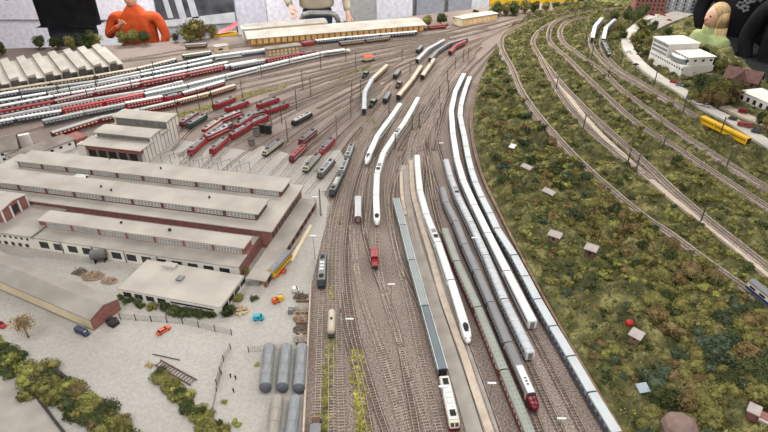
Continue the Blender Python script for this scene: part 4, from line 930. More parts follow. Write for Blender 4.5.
A=U(244,41,0); b=Bld('goods_shed','pale open fronted shed right of the big trees',A,U(262,39.5,0)); b.box('wall',0,b.L,0,.14,0,.11,m_white); b.box('roof',-.01,b.L+.01,-.01,.15,.11,.115,m_roof); b.win(.03,.01,b.L-.06,.06,0)
# town on the right: heights above the hill
def hb(px,py): x,y,z=UH(px,py); return (x,y),z
(Ax,z)=hb(648,60); (Bx,_)=hb(711,94); b=Bld('modern_office','white four storey modern office with grey window bands above the road',Ax,Bx,z=.2); L=b.L
L=.43; D_=.24
b.box('lower_floors',0,L,0,D_,-.02,.075,m_white); b.box('upper_block',0,L*.5,.0,D_,.075,.17,m_white); b.box('roof',-.006,L*.5+.006,-.006,D_+.006,.17,.176,m_white)
b.box('wing',L*.5,L*.95,.05,D_,.075,.13,m_white); b.box('wing_roof',L*.5,L*.97,.04,D_+.01,.13,.135,m_white)
for r_ in range(3): b.win(.008,.085+r_*.03,L*.5-.016,.018,0,mat=M('blue_grey_glass','6f7678','8a9192',scale=40,rough=.3),name='window_band')
rr=[]
for a in [i*math.pi/10 for i in range(11)]: rr.append((L*.72-math.cos(a)*L*.2,.05-math.sin(a)*.05))
MB().prism(rr,.075,.112).obj('round_bay',MATS['blue_grey_glass'],b.r); MB().prism([(p[0],p[1]-.004) for p in rr],.112,.118).obj('round_bay_roof',m_white,b.r)
for i in range(14): b.win(.02+i*.031,.048,.014,.012,0)
for i in range(4): b.win(.03+i*.06,.1,.02,.014,L*.95,face='r')
for i in range(5): b.win(L*.52+.02+i*.035,.118,.012,.01,.05)
(Ax,z)=hb(722,84); (Bx,_)=hb(757,92); b=Bld('brown_house','dark brown timbered house with steep gables beside the girl',Ax,Bx,z=.22); L=.2
b.box('wall',0,L,0,.12,-.03,.055,M('brown_wall','6b5348','7d6458',scale=30)); b.gable('roof',0,L,0,.12,.055,.11,M('brown_tiles','5a403c','6f534d',scale=60),wall=MATS['brown_wall'],o=.01)
b.gable('cross_roof',.06,.13,-.03,.08,.055,.1,MATS['brown_tiles'],wall=MATS['brown_wall'],ax=1); b.box('cross_wall',.06,.13,-.03,.0,-.03,.055,MATS['brown_wall'])
for i in range(4): b.win(.012+i*.05,.02,.018,.018,0 if i not in(1,2) else -.03)
(Ax,z)=hb(738,98); (Bx,_)=hb(790,122); b=Bld('white_villa','white flat roofed villa with arched windows at the right edge',Ax,Bx,z=.205); L=.3
b.box('wall',0,L,0,.16,-.02,.06,m_white); b.box('roof',-.005,L+.005,-.005,.165,.06,.065,m_white)
for i in range(5): b.win(.015+i*.05,.015,.022,.028,0)
(Ax,z)=hb(633,14); b=Bld('red_block','red brick town block at the far top right',Ax,(Ax[0]+.3,Ax[1]-.05),z=.19); b.box('wall',0,.3,0,.15,-.02,.14,m_brick); b.box('roof',-.005,.305,-.005,.155,.14,.146,m_roofd)
for r_ in range(3):
    for i in range(7): b.win(.02+i*.04,.015+r_*.04,.018,.02,0)
(Ax,z)=hb(664,14); b=Bld('grey_block','pale grey apartment block with white window rows at the top right',Ax,(Ax[0]+.36,Ax[1]-.08),z=.2); b.box('wall',0,.36,0,.15,-.02,.16,M('block_grey','8f9297','a7aaae',scale=20)); b.box('roof',-.005,.365,-.005,.155,.16,.166,m_roof2)
for r_ in range(4):
    for i in range(9): b.win(.015+i*.038,.012+r_*.036,.014,.022,0,mat=m_frame if i%2 else m_glass)
# sheds on the slope
def hut(px,py,w,d,h,roofm,wallm,label,rz=-.6,t=.003):
    w*=.78; d*=.68; h*=.75
    x,y,z=UH(px,py); r=empty('garden_hut',(x,y,z+.004),rz,label,'hut')
    MB().box(-w/2,w/2,-d/2,d/2,-.02,h).obj('wall',wallm,r)
    MB().loft([[(-w/2-.006,-d/2-.008,h),(-w/2-.006,d/2+.008,h+.01),(-w/2-.006,d/2+.008,h+.01+t),(-w/2-.006,-d/2-.008,h+t)],[(w/2+.006,-d/2-.008,h),(w/2+.006,d/2+.008,h+.01),(w/2+.006,d/2+.008,h+.01+t),(w/2+.006,-d/2-.008,h+t)]]).obj('roof',roofm,r)
    MB().box(-w*.12,w*.12,-d/2-.001,-d/2,0,h*.8).obj('door',m_dark,r); KEEP.append((x,y,w)); return r
pg=M('hut_roof_pale','978d88','aaa09a',scale=30)
hut(554,240,.062,.035,.03,pg,m_wood,'small garden hut with pale roof beside the upper dark hedge')
hut(590,254,.055,.038,.032,pg,m_brickd,'small reddish garden hut with pale roof in the middle of the slope')
hut(635,339,.045,.035,.02,pg,m_wood,'pale roofed hut below the red tent on the slope',rz=-.8)
hut(641,393,.035,.022,.02,M('blue_grey_roof','8b979f','a0abb2',scale=20),m_grey,'tiny blue grey roofed hut low on the slope',rz=.2)
hut(526,171,.07,.02,.022,pg,m_wood,'long narrow pale roofed hut high on the slope',rz=-.9)
hut(548,196,.075,.02,.022,pg,m_wood,'long narrow pale roofed hut just below the first narrow one',rz=-.9)
hut(512,150,.03,.03,.02,m_white,m_wood,'tiny white roofed hut at the upper slope edge')
x,y,z=UH(629,325); r=empty('garden_tent',(x,y,z+.005),0,'small round red tent beside the pale roofed hut','tent')
MB().loft([[(q*.016*math.cos(a*math.pi/8),q*.013*math.sin(a*math.pi/8),zz*.7) for a in range(16)] for q,zz in ((1,0),(1,.012),(.8,.02),(.4,.026),(.05,.028))]).obj('canopy',red,r)
x,y,z=UH(676,437); r=empty('domed_hut',(x,y,z),.3,'brown domed hut roof cut off by the bottom edge','hut')
MB().loft([[(q*.055*math.cos(a*math.pi/4),q*.055*math.sin(a*math.pi/4),zz) for a in range(8)] for q,zz in ((1,.045),(.85,.062),(.5,.076),(.04,.082))]).obj('roof',M('hut_brown','6e5b55','7f6b64',scale=30),r)
MB().loft([[(.045*math.cos(a*math.pi/4),.045*math.sin(a*math.pi/4),zz) for a in range(8)] for zz in (0,.046)]).obj('wall',m_wood,r)
x,y,z=UH(757,420); r=empty('ruined_shed',(x,y,z+.01),-.7,'small broken shed with red brick wall at the bottom right corner','shed')
MB().box(-.03,.03,-.014,.014,-.01,.02).obj('wall',m_brick,r); MB().loft([[(-.035,-.018,.02),(-.035,.018,.028),(-.035,.018,.031),(-.035,-.018,.023)],[(.0,-.018,.02),(.0,.018,.028),(.0,.018,.031),(.0,-.018,.023)]]).obj('roof',pg,r); MB().box(.0,.06,-.025,-.015,.01,.018).obj('beam',pg,r)
tag(ribbon('slope_kerb',[(x-3,y) for x,y in EDGEPX[:11]],.01,0,.014,m_wood),'low brown kerb between the green slope and the light blue train','kerb')
# ---------------------------------------------------------------- street furniture and vehicles
def mast_proto(h):
    k='mast%d'%int(h*1000)
    if k in PROTO: o=copy_tree(PROTO[k][0]); return o
    r=empty('catenary_mast'); m=MB()
    for s in (-1,1): m.bar((s*.0026,0,0),(s*.0014,0,h),.0022,.0036)
    for i in range(8): z=h*i/8; s=1 if i%2 else -1; m.bar((-s*.0026,0,z),(s*.0022,0,z+h/8),.0012)
    m.obj('pole',MATS['mast_grey'],r); MB().bar((0,0,h*.9),(.032,0,h*.93),.0014).bar((0,0,h*.78),(.032,0,h*.93),.0012).obj('bracket',MATS['mast_grey'],r); MB().box(-.004,.004,-.004,.004,0,.004).obj('footing',m_slab,r)
    PROTO[k]=(protoize(r),1); return r
M('mast_grey','43433f','5a5954',scale=30,rough=.6)
def mast(px,py,h,label,group,hillside=False,rz=0):
    if hillside: x,y,z=UH(px,py)
    else: x,y=U(px,py); z=0
    o=mast_proto(h); o.location=(x,y,z); o.rotation_euler=(0,0,rz); tag(o,label,'mast',group)
for px,py in [(321,216),(361,100),(272,128),(282,124),(297,111),(303,90),(311,98),(321,70),(337,138),(288,143),(346,62),(356,70),(200,110),(214,112),(178,116),(235,139),(243,100),(351,118),(352,103)]:
    mast(px,py,.155,'dark lattice mast standing in the depot fan tracks','depot masts',rz=R.uniform(-.3,.3))
for px,py in [(90,105),(98,60+30),(73,100),(133,92),(155,84),(174,90),(60,98),(24,104),(155,75),(262,78),(290,66)]:
    mast(px,py,.12,'thin mast standing between the upper left sidings','siding masts')
for px,py in [(419,128),(412,131),(440,118),(448,94),(439,100),(447,84),(463,62),(395,150),(389,114),(430,70),(410,75),(402,62),(468,60),(455,70)]:
    mast(px,py,.11,'thin mast standing among the middle yard tracks','yard masts',rz=1)
for px,py,h in [(716,146,.17),(682,115,.13),(653,88,.13),(620,66,.11),(583,130,.1),(556,90,.1),(627,165,.1),(636,170,.09),(662,150,.08),(548,42,.13),(546,16,.13),(591,60,.12),(700,223,.09),(726,168,.1),(585,44,.1),(608,78,.08),(536,19,.1)]:
    mast(px,py,h,'dark mast beside the hillside tracks','hillside masts',True,rz=.5)
def lamp(px,py,h,label,rz=0,group='yard lamps'):
    x,y=U(px,py); r=empty('yard_lamp',(x,y,0),rz,label,'lamp',group)
    MB().cyl((0,0,0),(0,0,h),.0013,.001,6).obj('pole',m_grey,r); MB().box(-.014,.014,-.003,.003,h,h+.003).obj('lamp_head',wht,r)
lamp(391,312,.14,'tall lamp with white bar head below the red shunter'); lamp(351,352,.16,'tall lamp with white bar head right of the beige tank wagon'); lamp(315,260,.13,'lamp with white head on the concrete left of the yard')
lamp(441,412,.12,'lamp with white bar head left of the cream locomotive'); lamp(316,216,.11,'lamp beside the canopy at the hall corner'); lamp(489,402,.09,'thin lamp at the lower end of the island platform'); lamp(472,262,.13,'white lamp pole beside the silver train'); lamp(440,160,.11,'white lamp pole above the dark grey train'); lamp(560,425,.03,'small white signal between the lower right tracks'); lamp(382,92,.07,'short lamp in the upper yard')
def car(px,py,rz,c,label,L=.05,van=False,z=None,group=None,cat='car'):
    if z is None: x,y=U(px,py); z=.003
    else: x,y,zz=UH(px,py); z=zz+z
    r=empty('van' if van else 'car',(x,y,z),rz,label,cat,group); w=.0105
    if van: st=[(-L/2,.9,.02),(-L/2+.002,1,.024),(L/2-.014,1,.024),(L/2-.006,.95,.014),(L/2,.85,.009)]
    else: st=[(-L/2,.8,.008),(-L/2+.003,1,.0115),(L/2-.01,1,.0115),(L/2-.001,.9,.009),(L/2,.8,.006)]
    MB().loft([[(x_,-w*k,.003),(x_,-w*k,t*.7),(x_,-w*k*.85,t),(x_,w*k*.85,t),(x_,w*k,t*.7),(x_,w*k,.003)] for x_,k,t in st]).obj('body',c,r)
    if not van:
        MB().loft([[(x_,-w*k,.011),(x_,-w*k*.85,t),(x_,w*k*.85,t),(x_,w*k,.011)] for x_,k,t in ((-L*.4,.9,.0112),(-L*.28,.86,.0168),(L*.08,.86,.0168),(L*.24,.92,.0112))]).obj('windows',m_glass,r)
        MB().box(-L*.26,L*.07,-w*.7,w*.7,.0166,.0175).obj('roof',c,r)
    else: MB().box(L/2-.013,L/2-.007,-w*.9,w*.9,.014,.021).box(-L*.1,L/2-.016,-w-.0004,w+.0004,.014,.02).obj('windows',m_glass,r)
    m=MB()
    for a in (-L*.3,L*.3):
        for s in (-1,1): m.cyl((a,s*w*.75,.0035),(a,s*w*1.03,.0035),.0035,k=10)
    m.obj('wheels',m_dark,r); return r
nav=mk('navy','2c3350')
car(83,334,-.45,nav,'dark blue van parked at the brick end of the long store',van=True,L=.062,cat='van')
car(1,326,-.5,red,'bright red car at the left edge beside the bare tree',L=.06); car(164,332,.9,org,'orange car parked in the open concrete yard',L=.055); car(112,322,.5,blk,'small black car behind the long store end',L=.04)
car(259,320,.1,mk('turquoise','2f9cb0'),'turquoise van beside the dirt mound',van=True,L=.04,cat='van')
for px,py,c,l in [(629,54,wht,'white car on the upper bend of the town road'),(636,67,blk,'dark car on the road by the curved tracks'),(673,84,red,'red car on the road below the modern office'),(679,87,mgr,'grey car at the side entrance of the office'),(698,106,wht,'white car in the road middle, left one of a pair'),(706,108,lgr,'grey car in the road middle, right one of a pair'),(732,121,blk,'black car nearest the white villa on the road'),(755,134,nav,'navy truck cab at the lower end of the road'),(744,128,wredr,'worn red lorry on the lower road'),(742,114,dred,'dark red bus parked left of the villa'),(657,20,wht,'white van on the far car park'),(663,17,red,'red car on the far car park, left of two'),(669,22,red,'red car on the far car park, right of two'),(652,17,dred,'dark red car at the back of the far car park')]:
    car(px,py,-.75 if px<700 else -.6,c,l,L=.05 if c is not wredr else .08,z=.01,van=(c is wredr or c is dred))
for px,py,l in ((257,136,'left grey relay cabinet on the depot apron'),(263,133,'taller dark relay cabinet in the middle of the depot apron'),(269,134,'right small dark relay cabinet on the depot apron'),(252,145,'low grey cabinet in front of the three relay cabinets')):
    x,y=U(px,py); r=empty('relay_cabinet',(x,y,.004),-.2,l,'cabinet'); MB().box(-.018,.018,-.012,.012,0,.055 if 'low' not in l else .03).obj('cabinet_body',m_grey if 'grey' in l else m_dark,r); MB().box(-.02,.02,-.014,.014,.055 if 'low' not in l else .03,.058 if 'low' not in l else .033).obj('lid',m_dark,r)
for i in range(9):
    px,py=162+i*9.5,163+i*1.6; x,y=U(px,py); r=empty('wire_portal',(x,y,.004),.75,'thin grey wire portal over the stub tracks behind the hall, %s from the left'%ORD[i],'portal','portals behind the hall')
    MB().bar((0,0,0),(0,0,.055),.0022).obj('post',m_grey,r); MB().bar((.08,0,0),(.08,0,.055),.0022).obj('post',m_grey,r); MB().bar((-.004,0,.055),(.084,0,.055),.0022).obj('crossbar',m_grey,r)
x,y=U(226,35); r=empty('red_canopy',(x,y,0),.35,'red and yellow slanted canopy at the back edge between trees and pale shed','canopy')
MB().loft([[(-.14,-.04,.02),(-.14,.04,.02),(-.14,0,.035)],[(.0,-.06,.04),(.0,.06,.04),(.0,0,.07)],[(.13,-.05,.1),(.13,.05,.1),(.13,0,.13)]]).obj('cover',red,r); MB().box(-.16,.12,-.05,.05,0,.02).obj('base',yel,r); MB().bar((.12,0,0),(.12,0,.11),.01).obj('post',m_dark,r)
# orange rail crane
x,y=U(368,62); r=empty('rail_crane',(x,y,.007),.5,'orange roofed rail crane at the top of the depot throat','crane')
MB().box(-.06,.06,-.014,.014,.008,.014).obj('frame',m_dark,r); MB().box(-.035,.035,-.018,.018,.014,.04).obj('cab',crm,r); MB().loft([[(-.045,-.024,.04),(-.045,0,.056),(-.045,.024,.04)],[(.045,-.024,.04),(.045,0,.056),(.045,.024,.04)]]).obj('roof',org,r); MB().bar((.03,0,.045),(.08,0,.062),.004).obj('jib',m_dark,r); bogies(r,.11)
# rust wheels (red lorry parts near the yellow railcar)
for i,(px,py) in enumerate(((282,273),(275,277),(266,276))):
    x,y=U(px,py); r=empty('wheelset',(x,y,.004),.4*i,'rusty red wheelset %s of the three in front of the yellow railcar'%('right','middle','left')[i],'wheelset','red wheelsets')
    m=MB()
    for s in (-1,1): m.cyl((-.008,s*.01,.007),(-.008,s*.012,.007),.007,k=12).cyl((.01,s*.01,.007),(.01,s*.012,.007),.007,k=12)
    m.obj('wheels',MATS['orange'],r); MB().box(-.018,.02,-.009,.009,.006,.011).obj('frame',wredr,r)
# inspection slabs beside the railcar
for i,(a,b_) in enumerate((((297,222),(262,288)),((311,226),(291,262)))):
    D=[Vector((*U(*a),0)),Vector((*U(*b_),0))]; n=offs(D,0)*.008
    tag(MB().prism([tuple((D[0]-n)[:2]),tuple((D[0]+n)[:2]),tuple((D[1]+n)[:2]),tuple((D[1]-n)[:2])],.003,.008).obj('inspection_strip',m_cream),('cream concrete strip beside the yellow railcar','cream concrete strip nearer the yard edge')[i],'paving')
track(pxpath([(262,284),(270,273),(289,252),(310,225)],.004),'short track under the yellow railcar',slab=True)
# tank cylinders
def tank(a,b,rr,label,c):
    A=Vector((*U(*a,rr),rr+.003)); B=Vector((*U(*b,rr),rr+.003)); d=(B-A); L=d.length
    r=empty('storage_tank',A,math.atan2(d.y,d.x),label,'tank','grey storage tanks'); r.location.z=.003
    rings=[[(x,rr*s*math.cos(q),rr+rr*s*math.sin(q)) for q in [2*math.pi*i/20 for i in range(20)]] for x,s in ((0,1),(L,1))]
    MB().loft(rings).obj('shell',c,r,smooth=False)
    MB().loft([[(x,rr*s*math.cos(q),rr+rr*s*math.sin(q)) for q in [2*math.pi*i/20 for i in range(20)]] for x,s in ((-.0125,.3),(-.010,.72),(-.005,.93),(0,1.004),(.004,1.004))]).obj('end_cap',M('tank_cap','505258','62646a',scale=40),r,smooth=True)
    MB().loft([[(L-x,rr*s*math.cos(q),rr+rr*s*math.sin(q)) for q in [2*math.pi*i/20 for i in range(20)]] for x,s in ((0,1),(-.006,.9),(-.01,.4))]).obj('far_cap',c,r,smooth=True)
    m=MB()
    for k in (.25,.5,.75): m.cyl((L*k-.001,0,rr),(L*k+.001,0,rr),rr*1.015,k=20)
    m.obj('band',m_grey,r)
    m=MB()
    for k in (.2,.8): m.box(L*k-.006,L*k+.006,-rr*.8,rr*.8,0,rr*.5)
    m.obj('saddle',m_slab,r)
tk=M('tank_grey','75787b','8b8e91',scale=18,rough=.5,stretch=(1,6,6)); tkb=M('tank_beige','857f77','9b958c',scale=18,rough=.5,stretch=(1,6,6))
tank((265.5,388),(269.5,348),.0205,'leftmost grey tank in the row of three',tk); tank((282.5,388),(286.5,348),.0205,'middle grey tank in the row of three',tk); tank((299,389),(302,348),.0205,'rightmost grey tank in the row of three beside the track wall',tk)
tank((271,452),(277.5,400),.0195,'beige weathered tank at the bottom edge',tkb); tank((289,452),(295.5,400),.0195,'ribbed grey tank at the bottom edge beside the track wall',tk)
x,y=U(101,262); r=empty('water_tank',(x,y,.003),.3,'dark grey horizontal tank on legs before the white annex','tank')
MB().cyl((-.03,0,.04),(.03,0,.04),.022,k=18).cyl((-.035,0,.04),(.035,0,.04),.014,k=18).obj('vessel',M('dark_tank','5a5a58','6b6b69',scale=30),r)
for sx in (-.02,.02): MB().box(sx-.002,sx+.002,-.015,.015,0,.025).obj('leg',m_dark,r)
# track side wall
def wallline(name,a,b,t,h,mat,label,cat='wall'):
    A=Vector((*U(*a),0)); B=Vector((*U(*b),0)); n=offs([A,B],0)*t/2
    return tag(MB().prism([tuple((A-n)[:2]),tuple((B-n)[:2]),tuple((B+n)[:2]),tuple((A+n)[:2])],0,h).obj(name,mat),label,cat)
wallline('boundary_wall',(303,450),(311,288),.006,.02,m_plat,'thin pale wall between the tank yard and the tracks')
# rubble bays
def heap(px,py,rx,ry,hh,n,mats,label,z=0.003,timber=0):
    x,y=U(px,py); m=MB()
    for i in range(n):
        a=R.uniform(0,6.28); q=math.sqrt(R.random()); zz=hh*(1-q)*R.random(); m.rock((x+rx*q*math.cos(a),y+ry*q*math.sin(a),z+zz),R.uniform(.003,.008))
    for i in range(timber): 
        a=R.uniform(0,3.1); c=Vector((x+R.uniform(-rx,rx)*.7,y+R.uniform(-ry,ry)*.7,z+hh*.7)); d=Vector((math.cos(a),math.sin(a),.15))*R.uniform(.01,.02); m.bar(c-d,c+d,.0022)
    tag(m.obj('rubble_heap',mats),label,'rubble',kind='stuff')
hr=[M('rubble_brown','7a6656','a08c78',scale=60,rough=1),M('rubble_grey','8b8378','aaa195',scale=60,rough=1),M('scrap_dark','4f4640','6d6258',scale=60,rough=1)]
for i,(py,w) in enumerate(((298,'topmost'),(310,'second'),(320,'third'),(330,'fourth'),(340,'lowest'))):
    heap(301,py,.028,.018,.018,110,hr[(i*2+2)%3],'%s heap of scrap and rubble in the bays beside the track wall'%w,timber=10)
    if i<5: wallline('bay_divider',(296,py+5),(309,py+5),.004,.016,m_wood,'low timber divider below the %s scrap heap'%w,'divider')
heap(93,277,.05,.03,.018,200,hr[0],'brown rubble pile before the white annex',timber=14); heap(80,273,.03,.02,.015,80,hr[2],'dark scrap pile left of the brown rubble',timber=6); heap(110,282,.035,.02,.016,90,hr[0],'brown rubble pile touching the flat office hedge',timber=4)
heap(241,312,.03,.035,.02,60,M('sand','a08f74','b8a788',scale=30),'sandy mound right of the flat office')
# small machines
for px,py,c,l in ((281,300,yel,'small yellow digger on the tank yard'),(296,292,wht,'white lorry beside the topmost scrap heap'),(291,313,mgr,'grey digger beside the second scrap heap'),(276,303,org,'small orange dumper left of the yellow digger')):
    car(px,py,R.uniform(0,2),c,l,L=.028,van=True,cat='machine')
# fences
def fence(pts,h,label,n=8,gap=.006):
    W_=[Vector((*U(*p),.003)) for p in pts]; r=empty('wire_fence',label=label,cat='fence'); m=MB(); wires=MB()
    for a,b_ in zip(W_,W_[1:]):
        L=(b_-a).length; k=max(1,round(L/.07))
        for i in range(k+1): p=a+(b_-a)*i/k; MB().bar(p,p+Vector((0,0,h)),.0024).obj('post',m_dark,r)
        z=.003
        while z<h: wires.bar(a+Vector((0,0,z)),b_+Vector((0,0,z)),.0006); z+=gap
        q=int(L/.007)
        for i in range(q): p=a+(b_-a)*i/q; wires.bar(p,p+Vector((0,0,h)),.0005)
    wires.obj('wire_mesh',m_grey,r)
fence([(121,320),(183,324.5),(232,336)],.033,'long wire fence in front of the flat office hedge'); fence([(217,386),(224,362),(231,350)],.03,'slanting wire fence in the middle of the concrete yard'); fence([(213,412),(217,392),(222,375)],.02,'lower broken fence in the concrete yard'); fence([(249,353),(270,351),(303,351)],.03,'short wire fence behind the three tanks')
# steel truss and beam
A=Vector((*U(158,364),.008)); B=Vector((*U(194,384),.008)); n=offs([A,B],0)*.013; m=MB(); m.bar(A-n,B-n,.004).bar(A+n,B+n,.004)
for i in range(13): p=A+(B-A)*(i+.5)/13; m.bar(p-n,p+n,.002)
tag(m.obj('steel_truss',M('rust','4d3a32','65493d',scale=60)),'rusty ladder like steel truss lying at the end of the hedge','truss')
tag(MB().bar(Vector((*U(153,355),.005)),Vector((*U(180,361),.005)),.003).obj('steel_beam',MATS['rust']),'single thin rusty beam lying above the truss','beam')
# little figures in the yard
for px,py,l in ((231,378,'tiny dark figure standing alone in the yard, uppermost'),(236,380,'tiny dark figure beside the uppermost one'),(234,393,'tiny dark figure lowest of the three in the yard')):
    x,y=U(px,py); m=MB(); m.loft([[(x+w*math.cos(a*math.pi/4),y+w*.7*math.sin(a*math.pi/4),.003+z) for a in range(8)] for w,z in ((.002,0),(.0022,.008),(.003,.011),(.0034,.0155),(.001,.0168),(.0016,.0178),(.0018,.019),(.001,.0208))])
    tag(m.obj('model_figure',m_dark,smooth=True),l,'figure','tiny yard figures')
# ---------------------------------------------------------------- yard plants and lower left
slab('ground_lower_road',[(-90,372),(-10,375),(18,377),(30,390),(66,436),(80,470),(-60,470)],.006,m_slab)
wallline('retaining_wall',(50,367),(122,424),.01,.02,m_dark,'dark low wall behind the big lower left hedge')
wallline('road_kerb',(22,378),(66,436),.008,.012,m_dark,'dark kerb between lower road and hedge')
def gplant(px,py,r,mi,label,group,kind='bush',trunk=0): x,y=U(px,py); return plant(kind,x,y,.003,r,mi,label,group,trunk=trunk)
for i in range(74):
    t=i/73; px=-12+t*140+R.uniform(-9,9); py=352+t*84+R.uniform(-12,15)
    if px<25: py=R.uniform(345,374)
    mi=R.choice([0,1,2,1,0,3]); w_='at the left frame edge' if px<22 else 'beside the lower road bend' if px<55 else 'before the dark low wall' if px<90 else 'at its lower right end'; gplant(px,py,R.uniform(.032,.052),mi,MN[mi]+' bush in the lower left hedge, '+w_,'lower left '+MN[mi]+' hedge '+w_)
for i in range(36):
    t=i/35; px=158+t*62+R.uniform(-6,6); py=376+t*58+R.uniform(-5,5); mi=R.choice([1,1,3,0]); gplant(px,py,R.uniform(.024,.034),mi,MN[mi]+' bush in the hedge between truss and bottom edge','centre '+MN[mi]+' hedge')
gplant(149,366,.018,5,'pale yellowish shrub at the upper end of the centre hedge',None)
for px,py,r in ((130,302,.02),(140,306,.02),(152,308,.018),(166,307,.026),(175,311,.027),(184,313,.024),(192,312,.027),(202,314,.026),(212,316,.024),(230,312,.028),(236,300,.024),(125,296,.02)):
    gplant(px,py,r*1.6,R.choice([0,0,1]),'dark olive bush along the front of the flat office',"flat office bushes")
gplant(246,276,.022,1,'tall slim green conifer at the corner of the annex',None,'tree',.01); gplant(254,300,.024,0,'dark round bush right of the flat office',None); gplant(224,403,.012,3,'small bright bush above the blue barrel in the yard',None); gplant(237,425,.02,3,'larger bright bush at the bottom of the concrete yard',None); gplant(226,402,.01,3,'tiny bright tuft left of the tanks',None)
gplant(10,160,.05,1,'olive shrub before the gabled office',None); gplant(257,366,.012,3,'small bright shrub beside the leftmost tank',None)
x,y=U(29,338); plant('fine',x,y,.003,.05,5,'bare tan autumn tree beside the long store',None,trunk=.035)
# back row trees
for i,(px,py,r,mi) in enumerate([(2,56,.06,0),(40,50,.06,0),(58,50,.06,0),(72,49,.05,1),(90,47,.08,0),(97,47,.06,1),(125,46,.06,1),(135,45,.07,1),(146,45,.06,0),(176,42,.07,0),(191,41,.17,1),(201,40,.15,2),(213,38,.1,1),(428,26,.1,1),(441,25,.11,0),(456,24,.08,0),(446,26,.05,1),(475,19,.06,0),(497,16,.13,0),(506,15,.11,1),(514,15,.13,0),(524,13,.11,1),(534,12,.1,0),(545,11,.09,1),(488,18,.07,3),(476,12,.06,0),(556,10,.09,0),(568,9,.1,1),(345,30,.07,0),(352,30,.06,0)]):
    x,y=U(px,py); r*=1.7 if px<150 else 1.0; plant('tree' if r>.06 else 'bush',x,y,0,r*.75,mi,MN[mi]+' tree in the row along the back edge of the layout','back edge '+MN[mi]+' trees',name='tree',trunk=.02 if r>.06 else 0)
# town trees
for i,(px,py,r,mi) in enumerate([(700,92,.07,0),(708,98,.075,0),(716,98,.08,1),(724,98,.06,1),(728,104,.07,2),(716,108,.055,2),(735,96,.05,0),(696,100,.05,0),(706,66,.05,0),(640,30,.07,1),(632,24,.08,0),(643,40,.06,1),(640,18,.08,0),(626,20,.06,0),(650,34,.05,0),(668,36,.05,0),(634,44,.05,1),(645,58,.035,0),(650,66,.03,1),(702,62,.06,0),(711,67,.055,0),(720,72,.06,1),(732,76,.05,0),(690,104,.05,1),(703,106,.05,2),(711,102,.07,1),(720,106,.055,0),(738,94,.05,2),(612,22,.07,0),(618,30,.05,1),(622,40,.05,0),(646,46,.045,1),(654,30,.04,0),(765,130,.05,1),(758,126,.04,0),(780,140,.06,1)]):
    x,y,z=UH(px,py); plant('tree',x,y,z,r*1.05,mi,MN[mi]+(' tree between brown house and road' if py>80 else ' tree around the far curved tracks and car park'),'town '+MN[mi]+(' trees by the house' if py>80 else ' trees by the car park'),trunk=.02)
make_bushes()
# ---------------------------------------------------------------- silver barriers and plexiglass
def tube(px0,px1,pyb,h,y,label):
    r=empty('tube_barrier',label=label,cat='barrier'); z0=-.85
    def wx(px,z): 
        zz=z-H; d=y*cP-zz*sP; return (px-384)*d/F
    x0,x1=wx(px0,h),wx(px1,h); m=MB(); pts=[(x0,y,z0),(x0,y,h-.08),(x0+.03,y,h-.02),(x0+.1,y,h),(x1-.1,y,h),(x1-.03,y,h-.02),(x1,y,h-.08),(x1,y,z0)]
    for a,b_ in zip(pts,pts[1:]): m.cyl(a,b_,.03,k=10)
    m.obj('tube',m_steel,r)
tube(301,338,20,.08,6.45,'silver bent tube barrier before the person in the beige jacket'); tube(415,447,10,.13,7.35,'silver bent tube barrier in front of the grey wall board')
gl=bpy.data.materials.new('clear_plastic'); gl.use_nodes=True; g=gl.node_tree.nodes['Principled BSDF']; g.inputs['Base Color'].default_value=(.85,.88,.9,1); g.inputs['Transmission Weight'].default_value=1; g.inputs['Roughness'].default_value=.08; g.inputs['IOR'].default_value=1.25
r=empty('plastic_screen',label='clear plastic screen along the layout edge behind the modern office',cat='screen')
MB().loft([[(3.24,6.2,.1),(3.25,6.2,.1),(3.25,6.2,.42),(3.24,6.2,.42)],[(2.86,4.8,.1),(2.87,4.8,.1),(2.87,4.8,.42),(2.86,4.8,.42)]]).obj('pane',gl,r); MB().bar((3.25,6.2,.42),(2.87,4.8,.42),.008).bar((3.25,6.2,.1),(3.25,6.2,.42),.008).obj('edge_strip',m_steel,r)
x,y,z=2.86,3.62,.2; r=empty('striped_disc',(x,y,.33),0,'black round disc with white radial stripes at the right edge','disc'); r.rotation_euler=(math.radians(62),0,math.radians(15))
MB().cyl((0,0,-.005),(0,0,0),.17,k=32).obj('disc',blk,r); m=MB()
for i in range(28): a=2*math.pi*i/28; c,s=math.cos(a),math.sin(a); t=.006; m.quad((.05*c+t*.5*s,.05*s-t*.5*c,.001),(.16*c+t*1.4*s,.16*s-t*1.4*c,.001),(.16*c-t*1.4*s,.16*s+t*1.4*c,.001),(.05*c-t*.5*s,.05*s+t*.5*c,.001))
m.obj('stripes',wht,r)
